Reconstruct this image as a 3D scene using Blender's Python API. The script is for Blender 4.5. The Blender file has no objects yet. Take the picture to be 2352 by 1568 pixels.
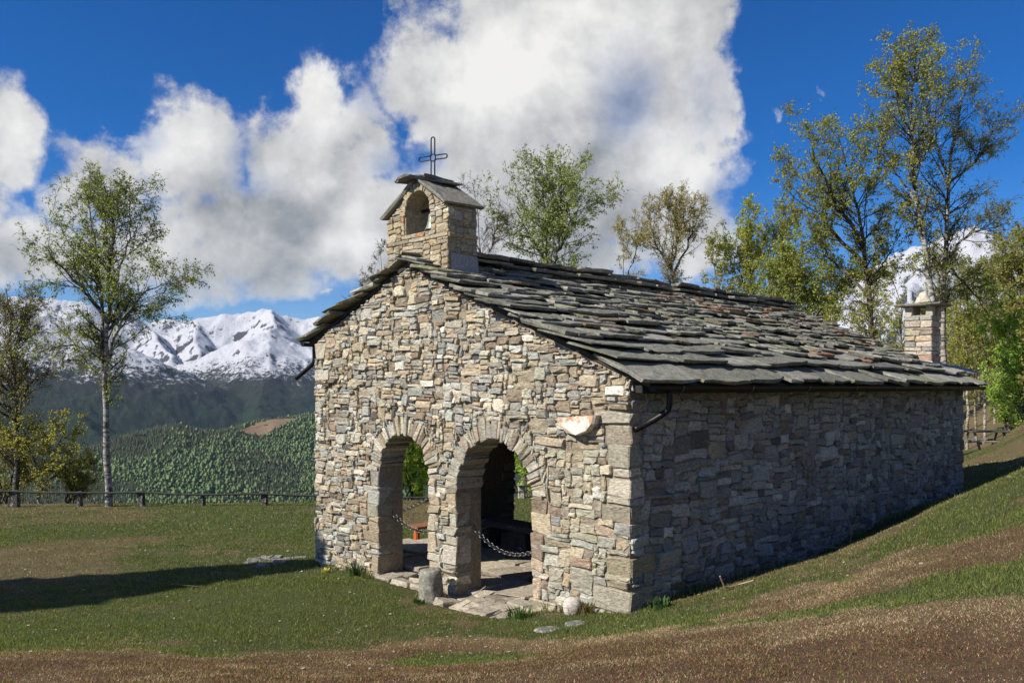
import bpy, math, random
import numpy as np
R = np.random.default_rng(7)
rnd = random.Random(5)
SC = bpy.context.scene
COL = SC.collection

# ------------------------------------------------------------------ camera, sky, sun, exposure
EYE = 2.89
cam = bpy.data.cameras.new('camera'); camo = bpy.data.objects.new('camera', cam); COL.objects.link(camo)
camo.location = (0, 0, EYE); camo.rotation_euler = (math.radians(90), 0, 0)
cam.sensor_width = 36; cam.lens = 36 * 1900 / 2352.0; cam.shift_y = (888 - 784) / 2352.0
cam.clip_start = .1; cam.clip_end = 60000
SC.camera = camo
SUN_ELEV = math.radians(40); SUN_AZ = math.atan2(-.90, -.43)       # azimuth clockwise from +Y
SUN_DIR = np.array([math.sin(SUN_AZ) * math.cos(SUN_ELEV), math.cos(SUN_AZ) * math.cos(SUN_ELEV), math.sin(SUN_ELEV)])
sun = bpy.data.lights.new('sun', 'SUN'); sun.energy = 5.0; sun.angle = math.radians(.5); sun.color = (1, .94, .85)
suno = bpy.data.objects.new('sun', sun); COL.objects.link(suno)
from mathutils import Vector
suno.rotation_euler = Vector(SUN_DIR).to_track_quat('Z', 'Y').to_euler(); suno.location = (-40, -20, 60)
SC.view_settings.view_transform = 'Standard'; SC.view_settings.look = 'None'
SC.view_settings.exposure = 0.4; SC.view_settings.gamma = 1; SC.view_settings.use_curve_mapping = False
SC.cycles.max_bounces = 6; SC.cycles.diffuse_bounces = 3; SC.cycles.volume_bounces = 0; SC.cycles.transparent_max_bounces = 8
SKY_STRENGTH = .10

wd = bpy.data.worlds.new('World'); SC.world = wd; wd.use_nodes = True
nt = wd.node_tree; nt.nodes.clear()
class NG:
    """small helper to write shader maths"""
    def __init__(s, nt): s.nt = nt
    def n(s, t, **k):
        q = s.nt.nodes.new(t)
        for a, v in k.items(): setattr(q, a, v)
        return q
    def put(s, q, i, v):
        if isinstance(v, bpy.types.NodeSocket): s.nt.links.new(v, q.inputs[i])
        elif v is not None: q.inputs[i].default_value = v
    def m(s, op, a, b=None, c=None, clamp=False):
        q = s.n('ShaderNodeMath', operation=op, use_clamp=clamp)
        s.put(q, 0, a); s.put(q, 1, b); s.put(q, 2, c); return q.outputs[0]
    def vm(s, op, a, b=None):
        q = s.n('ShaderNodeVectorMath', operation=op); s.put(q, 0, a); s.put(q, 1, b); return q.outputs[0]
    def noise(s, vec, scale, detail=4, rough=.5, dist=0, col=False):
        q = s.n('ShaderNodeTexNoise'); s.put(q, 'Vector', vec); s.put(q, 'Scale', scale); s.put(q, 'Detail', detail)
        s.put(q, 'Roughness', rough); s.put(q, 'Distortion', dist); return q.outputs[1 if col else 0]
    def mr(s, v, a, b, c=0, d=1, smooth=False):
        q = s.n('ShaderNodeMapRange'); q.interpolation_type = 'SMOOTHSTEP' if smooth else 'LINEAR'
        s.put(q, 0, v); s.put(q, 1, a); s.put(q, 2, b); s.put(q, 3, c); s.put(q, 4, d); return q.outputs[0]
    def mix(s, f, a, b, blend='MIX'):
        q = s.n('ShaderNodeMix', data_type='RGBA', blend_type=blend)
        s.put(q, 0, f); s.put(q, 6, a); s.put(q, 7, b); return q.outputs[2]
    def link(s, a, b): s.nt.links.new(a, b)

g = NG(nt)
sky = g.n('ShaderNodeTexSky'); sky.sky_type = 'NISHITA'; sky.sun_disc = False
sky.sun_elevation = SUN_ELEV; sky.sun_rotation = SUN_AZ % (2 * math.pi)
sky.altitude = 1600; sky.air_density = .9; sky.dust_density = .25; sky.ozone_density = 3.0
hs = g.n('ShaderNodeHueSaturation'); g.put(hs, 'Saturation', 1.46); g.put(hs, 'Value', .90); g.put(hs, 'Color', sky.outputs[0]); g.put(hs, 'Hue', .512)
tc = g.n('ShaderNodeTexCoord'); dirv = tc.outputs['Generated']
sx = g.n('ShaderNodeSeparateXYZ'); g.link(dirv, sx.inputs[0])
az = g.m('ARCTAN2', sx.outputs[0], sx.outputs[1])
hyp = g.m('SQRT', g.m('ADD', g.m('MULTIPLY', sx.outputs[0], sx.outputs[0]), g.m('MULTIPLY', sx.outputs[1], sx.outputs[1])))
el = g.m('ARCTAN2', sx.outputs[2], hyp)
def azel(px, py): return math.atan((px - 1176) / 1900), math.atan2(888 - py, math.hypot(1900, px - 1176))
warp = g.noise(dirv, 6.0, 4, .5, 0, True); wsep = g.n('ShaderNodeSeparateColor'); g.link(warp, wsep.inputs[0])
azw = g.m('ADD', az, g.m('MULTIPLY_ADD', wsep.outputs[0], .09, -.045))
elw = g.m('ADD', el, g.m('MULTIPLY_ADD', wsep.outputs[1], .09, -.045))
# cumulus clouds: soft ellipsoids (centre, radii in hundredths of a radian once converted), joined and frayed by noise
BLOBS = [(30, 340, 100, 115), (40, 560, 125, 130), (150, 470, 110, 90), (110, 600, 150, 100), (570, 500, 120, 90), (230, 620, 160, 60), (-120, 470, 190, 260), (-330, 420, 200, 250),
         (250, 410, 140, 105), (390, 385, 160, 125), (490, 395, 110, 115), (170, 440, 90, 80), (300, 530, 175, 140), (470, 540, 215, 150), (640, 560, 170, 120),
         (740, 250, 90, 115), (690, 350, 120, 120), (820, 310, 110, 120), (770, 450, 180, 130), (840, 560, 170, 95),
         (1010, 200, 125, 130), (1130, 90, 120, 150), (1300, 40, 220, 200), (1500, 40, 175, 190), (1590, 60, 95, 120), (1150, 300, 210, 190),
         (1400, 250, 210, 210), (1510, 200, 115, 210), (1560, 400, 90, 190), (1440, 430, 200, 190), (1600, 230, 95, 210), (1620, 60, 90, 110), (1250, 480, 260, 170), (1000, 480, 210, 150),
         (1560, 530, 110, 120), (1300, 600, 300, 90), (1300, -250, 420, 230), (1120, 640, 180, 60)]
HOLES = [(600, 760, 340, 55, .7)]
THIN = [(572, 350, 40, 70, .75), (590, 410, 60, 40, .5), (930, 360, 80, 40, .9), (335, 310, 60, 40, .6), (1430, 210, 70, 110, .55), (1610, 230, 60, 90, .5), (860, 190, 60, 60, .5), (1690, 430, 90, 60, .5)]
def ell(a, e, b, aw, ew):
    a0, e0 = azel(b[0], b[1]); c = math.cos(a0)
    ra, re_ = b[2] / 1900 * c * c, b[3] / 1900 * c
    da = g.m('MULTIPLY', g.m('SUBTRACT', aw, a0), 1 / ra); de = g.m('MULTIPLY', g.m('SUBTRACT', ew, e0), 1 / re_)
    return g.m('SUBTRACT', 1.0, g.m('ADD', g.m('MULTIPLY', da, da), g.m('MULTIPLY', de, de)))
fld = None
def soft(e): return g.m('SUBTRACT', 1.0, g.m('SQRT', g.m('SUBTRACT', 1.0, e)))
for b in BLOBS:
    d = soft(ell(0, 0, b, azw, elw))
    fld = d if fld is None else g.m('SMOOTH_MAX', fld, d, .06)
for b in HOLES:
    fld = g.m('SUBTRACT', fld, g.m('MULTIPLY', g.mr(soft(ell(0, 0, b, azw, elw)), -.45, .6, 0, 1, True), b[4]))
# sky outside the photograph: the same kind of cumulus, from a broad noise
big = g.noise(dirv, 1.7, 3, .5)
outm = g.m('MAXIMUM', g.mr(g.m('ABSOLUTE', az), .72, .95), g.mr(el, .55, .8))
gen = g.m('SUBTRACT', g.mr(big, .5, .75, -.6, .7), g.mr(outm, 0, 1, 6, 0))
fld = g.m('MAXIMUM', fld, gen)
fld = g.m('MAXIMUM', fld, -1.0); fld = g.m('ADD', g.m('MINIMUM', fld, .60), .19)
def puff(v, det):
    wn = g.vm('SUBTRACT', g.noise(v, 6, 4, .55, 0, True), (.5, .5, .5)); sc_ = g.vm('SCALE', wn); sc_.node.inputs['Scale'].default_value = .16
    wv = g.vm('ADD', v, sc_); a = g.noise(v, 6.5, det, .66, .1)
    def vor(sc):
        q = g.n('ShaderNodeTexVoronoi', feature='F1'); g.put(q, 'Vector', wv); g.put(q, 'Scale', sc); return q.outputs['Distance']
    p = g.m('ADD', g.m('MULTIPLY_ADD', vor(8.0), -.75, .36), g.m('ADD', g.m('MULTIPLY_ADD', vor(19.0), -.42, .2), g.m('MULTIPLY_ADD', vor(46.0), -.20, .1)))
    return g.m('ADD', g.m('MULTIPLY_ADD', a, 3.4, -1.7), p)
n1 = g.noise(dirv, 7.5, 9, .6, .25)
p1 = puff(dirv, 10); q1 = puff(g.vm('ADD', dirv, (0, 0, 0)), 8); q2 = puff(g.vm('ADD', dirv, (-.020, -.004, .018)), 6)
dens = g.m('ADD', g.m('MULTIPLY', fld, 1.0), g.m('MULTIPLY', p1, .80))
fr = g.noise(dirv, 32, 6, .65)
alpha = g.mr(g.m('ADD', dens, g.m('MULTIPLY_ADD', fr, .7, -.35)), -.16, g.mr(el, .08, .26, .58, .38), 0, 1, True)
thin = None
for b in THIN:
    t_ = g.m('MULTIPLY', g.mr(soft(ell(0, 0, b, azw, elw)), -.5, .8, 0, 1, True), b[4]); thin = t_ if thin is None else g.m('MAXIMUM', thin, t_)
alpha = g.m('MULTIPLY', alpha, g.m('SUBTRACT', 1.0, g.m('MULTIPLY', thin, g.mr(n1, .30, .62, 1.15, .25)), clamp=True), clamp=True)
# small wisps
wf = g.noise(dirv, 34, 5, .65, 0, True); wfs = g.n('ShaderNodeSeparateColor'); g.link(wf, wfs.inputs[0])
azw2 = g.m('ADD', az, g.m('MULTIPLY_ADD', wfs.outputs[0], .05, -.025)); elw2 = g.m('ADD', el, g.m('MULTIPLY_ADD', wfs.outputs[1], .05, -.025))
for b, k in (((1890, 212, 26, 22), 1.0), ((752, 658, 34, 9), 1.2), ((1785, 262, 16, 22), .5), ((1690, 430, 75, 40), .5), ((880, 170, 40, 30), .6), ((250, 290, 40, 30), .4)):
    w_ = g.m('ADD', ell(0, 0, b, azw2, elw2), g.m('MULTIPLY_ADD', p1, 2.2, -.55))
    alpha = g.m('MAXIMUM', alpha, g.m('MULTIPLY', g.mr(w_, .1, 1.1, 0, 1, True), .75 * k))
relief = g.m('MULTIPLY', g.m('SUBTRACT', q1, q2), .46)
nb = g.noise(dirv, 4.2, 5, .55)
# sunlit heads and shaded bases of the cloud bank
SHADE = [(1130, 180, 130, 110, .30), (1340, 90, 280, 150, .16), (60, 340, 100, 130, .24), (740, 210, 90, 90, .18), (1490, 340, 110, 80, .26), (1560, 420, 70, 90, .16), (790, 530, 60, 70, .24), (420, 340, 150, 80, .18), (60, 560, 60, 70, .12),
         (640, 500, 170, 70, -.34), (430, 490, 150, 70, -.10), (520, 640, 260, 60, -.20), (1420, 250, 70, 110, -.22), (1390, 390, 110, 70, -.26), (1190, 270, 170, 60, -.16), (20, 600, 80, 60, -.30), (950, 520, 120, 90, -.10), (1300, 500, 300, 60, -.10), (850, 330, 90, 60, -.10)]
shd = None
for b in SHADE:
    t_ = g.m('MULTIPLY', g.mr(soft(ell(0, 0, b, azw, elw)), -.5, .7, 0, 1, True), b[4] * 1.45); shd = t_ if shd is None else g.m('ADD', shd, t_)
edge = g.mr(dens, .05, .45, .12, 0)
lum = g.m('ADD', g.m('ADD', .56, relief), g.m('ADD', g.m('MULTIPLY_ADD', nb, 1.1, -.55), g.m('ADD', shd, edge)))
lum = g.mr(lum, .05, 1.05, 0, 1)
ccol = g.mix(lum, (.33, .345, .37, 1), (1.0, .985, .96, 1))
cl = g.vm('SCALE', ccol); cl.node.inputs['Scale'].default_value = .92 * 2 ** -.4 / SKY_STRENGTH
bgc = g.mix(alpha, hs.outputs[0], cl)
bg = g.n('ShaderNodeBackground'); g.link(bgc, bg.inputs[0]); bg.inputs[1].default_value = SKY_STRENGTH
wo = g.n('ShaderNodeOutputWorld'); g.link(bg.outputs[0], wo.inputs[0])
wd.cycles.sampling_method = 'MANUAL'; wd.cycles.sample_map_resolution = 1024

# ------------------------------------------------------------------ helpers
def tag(o, label=None, cat=None, group=None, kind=None):
    if label: o['label'] = label
    if cat: o['category'] = cat
    if group: o['group'] = group
    if kind: o['kind'] = kind
    return o
def empty(name, loc=(0, 0, 0), rz=0, label=None, cat=None, group=None, parent=None):
    o = bpy.data.objects.new(name, None); COL.objects.link(o); o.location = loc; o.rotation_euler = (0, 0, rz)
    o.empty_display_size = .2
    if parent: o.parent = parent
    return tag(o, label, cat, group)
def link(name, me, parent=None):
    o = bpy.data.objects.new(name, me); COL.objects.link(o)
    if parent: o.parent = parent
    return o
def mesh_np(name, V, F, mat=None, col=None, smooth=False, loops=None):
    """V (n,3); F (m,k) equal-sized faces, or a list of lists; col (n,3) point colours"""
    me = bpy.data.meshes.new(name); V = np.asarray(V, np.float32)
    if isinstance(F, np.ndarray):
        m, k = F.shape
        tot = np.full(m, k, np.int32); st = np.arange(m, dtype=np.int32) * k; li = F.astype(np.int32).ravel()
    else:
        tot = np.array([len(f) for f in F], np.int32); st = np.concatenate([[0], np.cumsum(tot)[:-1]]).astype(np.int32)
        li = np.array([i for f in F for i in f], np.int32); m = len(F)
    me.vertices.add(len(V)); me.vertices.foreach_set('co', V.ravel())
    me.loops.add(len(li)); me.loops.foreach_set('vertex_index', li)
    me.polygons.add(m); me.polygons.foreach_set('loop_start', st); me.polygons.foreach_set('loop_total', tot)
    me.polygons.foreach_set('use_smooth', np.full(m, bool(smooth)))
    if mat: me.materials.append(mat)
    if col is not None:
        a = me.color_attributes.new('Col', 'FLOAT_COLOR', 'POINT')
        c = np.ones((len(V), 4), np.float32); c[:, :3] = col
        a.data.foreach_set('color', c.ravel())
    me.update(calc_edges=True)
    return me
class MB:
    """collects pieces into one mesh"""
    def __init__(s): s.V = []; s.F = []; s.C = []; s.n = 0
    def add(s, V, F, col=(1, 1, 1)):
        V = np.asarray(V, float); s.V.append(V); s.F += [[i + s.n for i in f] for f in F]; s.n += len(V)
        c = np.asarray(col, float); s.C.append(np.broadcast_to(c, (len(V), 3)))
    def build(s, name, mat, parent=None, smooth=False):
        return link(name, mesh_np(name, np.concatenate(s.V), s.F, mat, np.concatenate(s.C), smooth), parent)
def sstep(a, b, x): t = np.clip((x - a) / (b - a), 0, 1); return t * t * (3 - 2 * t)
def _h(i, j, s): 
    v = (i.astype(np.int64) * 374761393 + j.astype(np.int64) * 668265263 + s * 982451653) & 0x7fffffff
    v = ((v ^ (v >> 13)) * 1274126177) & 0x7fffffff
    return ((v ^ (v >> 16)) & 0xffff) / 65535.0
def vnoise(x, y, s=0):
    x = np.asarray(x, float); y = np.asarray(y, float); i = np.floor(x).astype(int); j = np.floor(y).astype(int)
    fx = x - i; fy = y - j; fx = fx * fx * (3 - 2 * fx); fy = fy * fy * (3 - 2 * fy)
    return (_h(i, j, s) * (1 - fx) + _h(i + 1, j, s) * fx) * (1 - fy) + (_h(i, j + 1, s) * (1 - fx) + _h(i + 1, j + 1, s) * fx) * fy
def fbm(x, y, o=4, s=0, gain=.5):
    r = 0; a = 1; t = 0
    for k in range(o): r = r + a * vnoise(x * 2 ** k, y * 2 ** k, s + k * 17); t += a; a *= gain
    return r / t
def inpoly(x, y, P):
    ins = np.zeros(np.shape(x), bool); n = len(P)
    for i in range(n):
        (x0, y0), (x1, y1) = P[i], P[(i + 1) % n]
        if y0 != y1: ins ^= ((y0 > y) != (y1 > y)) & (x < (x1 - x0) * (y - y0) / (y1 - y0) + x0)
    return ins
def polydist(x, y, P):
    """signed distance, positive inside"""
    d = np.full(np.shape(x), 1e9); n = len(P)
    for i in range(n):
        (x0, y0), (x1, y1) = P[i], P[(i + 1) % n]
        L = (x1 - x0) ** 2 + (y1 - y0) ** 2 + 1e-12
        t = np.clip(((x - x0) * (x1 - x0) + (y - y0) * (y1 - y0)) / L, 0, 1)
        d = np.minimum(d, np.hypot(x - x0 - t * (x1 - x0), y - y0 - t * (y1 - y0)))
    return np.where(inpoly(x, y, P), d, -d)

# ------------------------------------------------------------------ materials
def material(name):
    m = bpy.data.materials.new(name); m.use_nodes = True; t = m.node_tree; t.nodes.clear(); q = NG(t)
    b = q.n('ShaderNodeBsdfPrincipled'); o = q.n('ShaderNodeOutputMaterial'); q.link(b.outputs[0], o.inputs[0])
    b.inputs['Specular IOR Level'].default_value = .25
    return m, q, b, o
def bump(q, b, h, strength=.5, dist=.02):
    n = q.n('ShaderNodeBump'); q.put(n, 'Height', h); n.inputs['Strength'].default_value = strength; n.inputs['Distance'].default_value = dist
    q.link(n.outputs[0], b.inputs['Normal'])
def rocky(name, s1=18, s2=70, lo=.6, hi=1.35, rough=.92, bstr=.6, bdist=.012, tint=None, spots=None, aniso=1.0):
    m, q, b, o = material(name)
    at = q.n('ShaderNodeAttribute', attribute_name='Col'); ge = q.n('ShaderNodeTexCoord'); P = ge.outputs['Object']
    if aniso != 1: P = q.vm('MULTIPLY', P, (1, 1, aniso))
    a = q.noise(P, s1, 5, .6, .3); c = q.noise(P, s2, 4, .6)
    f = q.m('MULTIPLY', q.mr(a, .3, .7, lo, hi), q.mr(c, .3, .7, .8, 1.2))
    cc = q.n('ShaderNodeCombineXYZ'); [q.link(f, cc.inputs[i]) for i in range(3)]
    col = q.mix(1.0, at.outputs['Color'], cc.outputs[0], 'MULTIPLY')
    if tint:
        t = q.noise(P, 5.5, 4, .6); col = q.mix(q.mr(t, .52, .68, 0, .6), col, tint)
    if spots:
        for sc_, lo_, hi_, cl_ in spots:
            t = q.noise(P, sc_, 3, .6, .5); col = q.mix(q.mr(t, lo_, hi_, 0, .85), col, cl_)
    q.link(col, b.inputs['Base Color']); b.inputs['Roughness'].default_value = rough
    h = q.m('ADD', q.m('MULTIPLY', a, 1.0), q.m('MULTIPLY', c, .5)); bump(q, b, h, bstr, bdist)
    return m
M = {}
M['stone'] = rocky('stone', 20, 85, .50, 1.42, aniso=2.6, bstr=.85, bdist=.015, spots=[(45, .66, .72, (.10, .095, .08, 1)), (3.2, .60, .72, (.40, .37, .30, 1))])
M['mortar'] = rocky('mortar', 20, 90, .6, 1.3, bstr=.9, bdist=.02)
M['plaster'] = rocky('plaster', 5, 40, .6, 1.2, bstr=.4)
M['slate'] = rocky('slate', 11, 60, .6, 1.4, rough=1.0, bstr=.8, bdist=.015, spots=[(30, .57, .66, (.34, .33, .28, 1)), (4.5, .56, .70, (.15, .15, .07, 1)), (7, .62, .72, (.24, .19, .12, 1))])
M['rust_slate'] = rocky('rust_slate', 12, 60, .6, 1.3, bstr=.7)
M['lichen_rock'] = rocky('lichen_rock', 14, 60, .6, 1.3, bstr=.9, bdist=.02, spots=[(16, .55, .64, (.42, .40, .33, 1)), (22, .64, .7, (.09, .09, .07, 1))])
M['wood'] = rocky('wood', 8, 50, .6, 1.3, rough=.8, bstr=.5)
M['painted'] = rocky('painted', 8, 60, .85, 1.1, rough=.6, bstr=.2)
def metal(name, c, rough=.45, met=.8):
    m, q, b, o = material(name); b.inputs['Metallic'].default_value = met; b.inputs['Roughness'].default_value = rough
    tcn = q.n('ShaderNodeTexCoord'); a = q.noise(tcn.outputs['Object'], 30, 4, .6)
    q.link(q.mix(q.mr(a, .35, .7), (c[0], c[1], c[2], 1), (c[0] * .5, c[1] * .45, c[2] * .4, 1)), b.inputs['Base Color']); return m
M['iron'] = metal('iron', (.035, .035, .045), .4, .6)
M['gutter'] = metal('gutter', (.03, .028, .027), .4, .5)
M['chain'] = metal('chain', (.24, .24, .25), .38, .9)
M['lead'] = metal('lead', (.36, .37, .41), .6, .3)
M['bronze'] = metal('bronze', (.30, .36, .30), .5, .5)
def leafmat(name, trans=.45):
    m, q, b, o = material(name)
    at = q.n('ShaderNodeAttribute', attribute_name='Col')
    q.link(at.outputs['Color'], b.inputs['Base Color']); b.inputs['Roughness'].default_value = .6; b.inputs['Specular IOR Level'].default_value = .3
    tr = q.n('ShaderNodeBsdfTranslucent'); br = q.mix(1.0, at.outputs['Color'], (1.5, 1.6, .7, 1), 'MULTIPLY'); q.link(br, tr.inputs[0])
    mx = q.n('ShaderNodeMixShader'); mx.inputs[0].default_value = trans
    q.link(b.outputs[0], mx.inputs[1]); q.link(tr.outputs[0], mx.inputs[2]); q.link(mx.outputs[0], o.inputs[0]); return m
M['leaf'] = leafmat('leaf', .5); M['grass'] = leafmat('grass_blade', .3); M['forest_leaf'] = leafmat('forest_leaf', .15)
def barkmat():
    m, q, b, o = material('bark')
    at = q.n('ShaderNodeAttribute', attribute_name='Col'); t = q.n('ShaderNodeTexCoord')
    P = q.vm('MULTIPLY', t.outputs['Object'], (1, 1, 2.6)); a = q.noise(P, 5, 5, .65, .4); c = q.noise(t.outputs['Object'], 40, 3, .6)
    f = q.m('MULTIPLY', q.mr(a, .44, .56, .22, 1.1), q.mr(c, .3, .7, .75, 1.2))
    cc = q.n('ShaderNodeCombineXYZ'); [q.link(f, cc.inputs[i]) for i in range(3)]
    q.link(q.mix(1.0, at.outputs['Color'], cc.outputs[0], 'MULTIPLY'), b.inputs['Base Color']); b.inputs['Roughness'].default_value = .85
    bump(q, b, a, .6, .02); return m
M['bark'] = barkmat()

# ------------------------------------------------------------------ terrain
P0 = np.array([1.3425, 9.41]); UU = np.array([-.6968, .7172]); WW = np.array([.7172, .6968])   # near corner, along the front, along the side wall
CP = [(0,0,1.28),(0,4.8,1.17),(-3,5.2,1.02),(3.71,6,1.59),(2.6,6,1.27),(6.2,10,1.9),(3.3,7.4,1.18),(-4.3,7,.62),(-1.6,6.9,.52),(-.5,8.6,.12),
(1.34,9.41,.33),(-.9,11.6,-.05),(-2.1,12.6,-.08),(-3.4,14.2,-.16),(-9,14.7,-.3),(-5,11,-.12),(-8,9,.1),(-16,26,-.9),(-6,26,-.9),(0,27,-.78),(-25,24,-.9),
(10.07,16.5,1.25),(8.1,14.6,1.05),(5.5,13.0,.55),(4.6,12.0,.45),(9.2,17.2,.55),(11.2,20,.98),(8,13.2,1.45),(14,15,2.6),(12,10,3.2),(10,5,3.2),(12.6,21,1.0),(14.6,21,1.2),(13.9,25,.5),(16.5,25,1.5),(.73,9.86,.2),(16.4,30,.40),(17.3,29.5,.72),(18.1,31.6,.42),(18.6,30,1.7),
(22,38,.15),(26,36,2.5),(20,25,4.),(30,25,8),(12,36,.0),(4,34,-.4),(0,-10,2.2),(15,-10,5),(-15,-5,1.2),(-15,8,.2),(20,10,6)]
def _tps():
    c = np.array(CP, float); n = len(c)
    d = np.hypot(c[:, None, 0] - c[None, :, 0], c[:, None, 1] - c[None, :, 1])
    K = np.where(d > 0, d * d * np.log(d + 1e-9), 0) + np.eye(n) * .3
    A = np.zeros((n + 3, n + 3)); A[:n, :n] = K; A[:n, n] = 1; A[:n, n + 1:] = c[:, :2]; A[n, :n] = 1; A[n + 1:, :n] = c[:, :2].T
    b = np.zeros(n + 3); b[:n] = c[:, 2]; return c, np.linalg.solve(A, b)
_C, _S = _tps()
def loc_uw(x, y):
    dx = np.asarray(x) - P0[0]; dy = np.asarray(y) - P0[1]
    return dx * UU[0] + dy * UU[1], dx * WW[0] + dy * WW[1]
def tz0(x, y):
    x = np.asarray(x, float); y = np.asarray(y, float)
    xc = np.clip(x, -30, 34); yc = np.clip(y, -12, 44)
    r = _S[-3] + _S[-2] * xc + _S[-1] * yc
    for i in range(len(_C)):
        d2 = (xc - _C[i, 0]) ** 2 + (yc - _C[i, 1]) ** 2
        r = r + _S[i] * .5 * d2 * np.log(d2 + 1e-9)
    cap = 3.6 + .05 * np.maximum(x - 18, 0); r = np.where((x > 12) & (y > 12), cap - np.log1p(np.exp(np.clip(-(r - cap) * 2, -30, 30))) / 2 * 1.0, r)
    # beyond the tabulated ground: hill rising to the right, valley falling away behind the fence
    r = r + .10 * np.maximum(x - 34, 0)
    edge = 27.6 + .02 * x
    drop = np.maximum(y - edge, 0) * sstep(9, 2, x) + np.maximum(-30 - x, 0) * .8 + np.maximum(y - 62, 0) * .8 * sstep(60, 12, x)
    return r - np.minimum(.55 * drop, 190)
def tz(x, y):
    r = tz0(x, y) + .05 * (fbm(np.asarray(x) * .9, np.asarray(y) * .9, 3, 3) - .5) + .025 * (fbm(np.asarray(x) * 4, np.asarray(y) * 4, 2, 9) - .5)
    u, w = loc_uw(x, y)
    ins = np.minimum(np.minimum(u + .02, 6.77 - u), np.minimum(w + .50 * sstep(1.35, 1.6, u) * sstep(3.2, 3.05, u) + .16 * sstep(3.5, 3.7, u) * sstep(5.0, 4.9, u), 11.2 - w))
    return np.where(ins > 0, np.minimum(r, -.03 - .12 * sstep(0, .2, ins)), r)
def gz(x, y): return float(tz(np.array([x]), np.array([y]))[0])
def axis(parts):
    out = []
    for a, b, s in parts: out += list(np.arange(a, b - 1e-6, s))
    out.append(parts[-1][1]); return np.array(out)
GX = axis([(-420, -60, 18), (-60, -18, 1.5), (-18, -9, .3), (-9, 9, .11), (9, 14, .25), (14, 60, 1.2), (60, 420, 18)])
GY = axis([(-60, -4, 3), (-4, 3, .5), (3, 16, .11), (16, 30, .25), (30, 66, 1.2), (66, 450, 16)])
DRY1 = [(-12, 9.0), (-8, 8.3), (-4.81, 7.77), (-3.74, 7.6), (-2.85, 7.77), (-2.39, 8.5), (-1.6, 9.2), (-.9, 9.6), (-.2, 9.3), (.11, 8.9), (.95, 8.04), (1.91, 6.92), (2.68, 6.19), (3.24, 5.23), (6, 4), (6, -3), (-12, -3)]
GRN1 = [(-1.0, 8.9), (.15, 8.2), (.5, 7.3), (.1, 6.9), (-.7, 7.2), (-1.3, 7.9)]
DRY2 = [(1.9, 7.6), (2.4, 8.0), (3.03, 8.1), (3.7, 8.0), (4.46, 7.7), (5.4, 8.3), (7.5, 9.5), (8, 8), (5, 6.2), (3.75, 6.1), (3.2, 6.6), (2.6, 6.9), (2.0, 7.2)]
def dryness(x, y):
    """0 green turf .. 1 dead brown turf; second value: bare dark earth; third: straw"""
    n = fbm(x * 1.3, y * 1.3, 4, 21) - .5; bank = sstep(.60, .72, fbm(x * 1.1 + 40, y * 1.1, 4, 63)) * sstep(.8, 2.5, x) * sstep(4, 6, y); f = fbm(x * 6, y * 6, 3, 5) - .5
    d1 = polydist(x, y, DRY1); d2 = polydist(x, y, DRY2); g1 = polydist(x, y, GRN1)
    a = sstep(-.15, .2, d1 + n * .8 + f * .35) * (1 - .85 * sstep(-.1, .25, g1 + n * .6 + f * .3))
    b = sstep(-.15, .3, d2 + n * 1.0 + f * .5) * .9
    lawn = sstep(.50, .68, fbm(x * .35 + 3, y * .35, 4, 31) + .35 * f + .14 * sstep(-2, -8, x) + .10 * sstep(1.0, 3.0, x)) * .72
    far = np.hypot(x, y - 3)
    hill = sstep(9, 14, x) * sstep(.38, .62, fbm(x * .8, y * .8, 3, 8) + .5 * f) * .75
    dry = np.clip(np.maximum(np.maximum(a, b), np.maximum(np.maximum(lawn, bank * .8), hill)), 0, 1)
    straw = sstep(-.5, -.05, d1 + n * .5) * sstep(.75, .1, d1 + n * .6) * sstep(-2.2, -1.2, x) * .8 + sstep(.45, .75, fbm(x * 2.2, y * 2.2, 3, 77)) * .5 * dry + bank * .8
    soil = np.maximum(a * sstep(-.1, .7, d1), b * .7)
    return dry, np.clip(soil, 0, 1), np.clip(straw, 0, 1)
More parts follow.
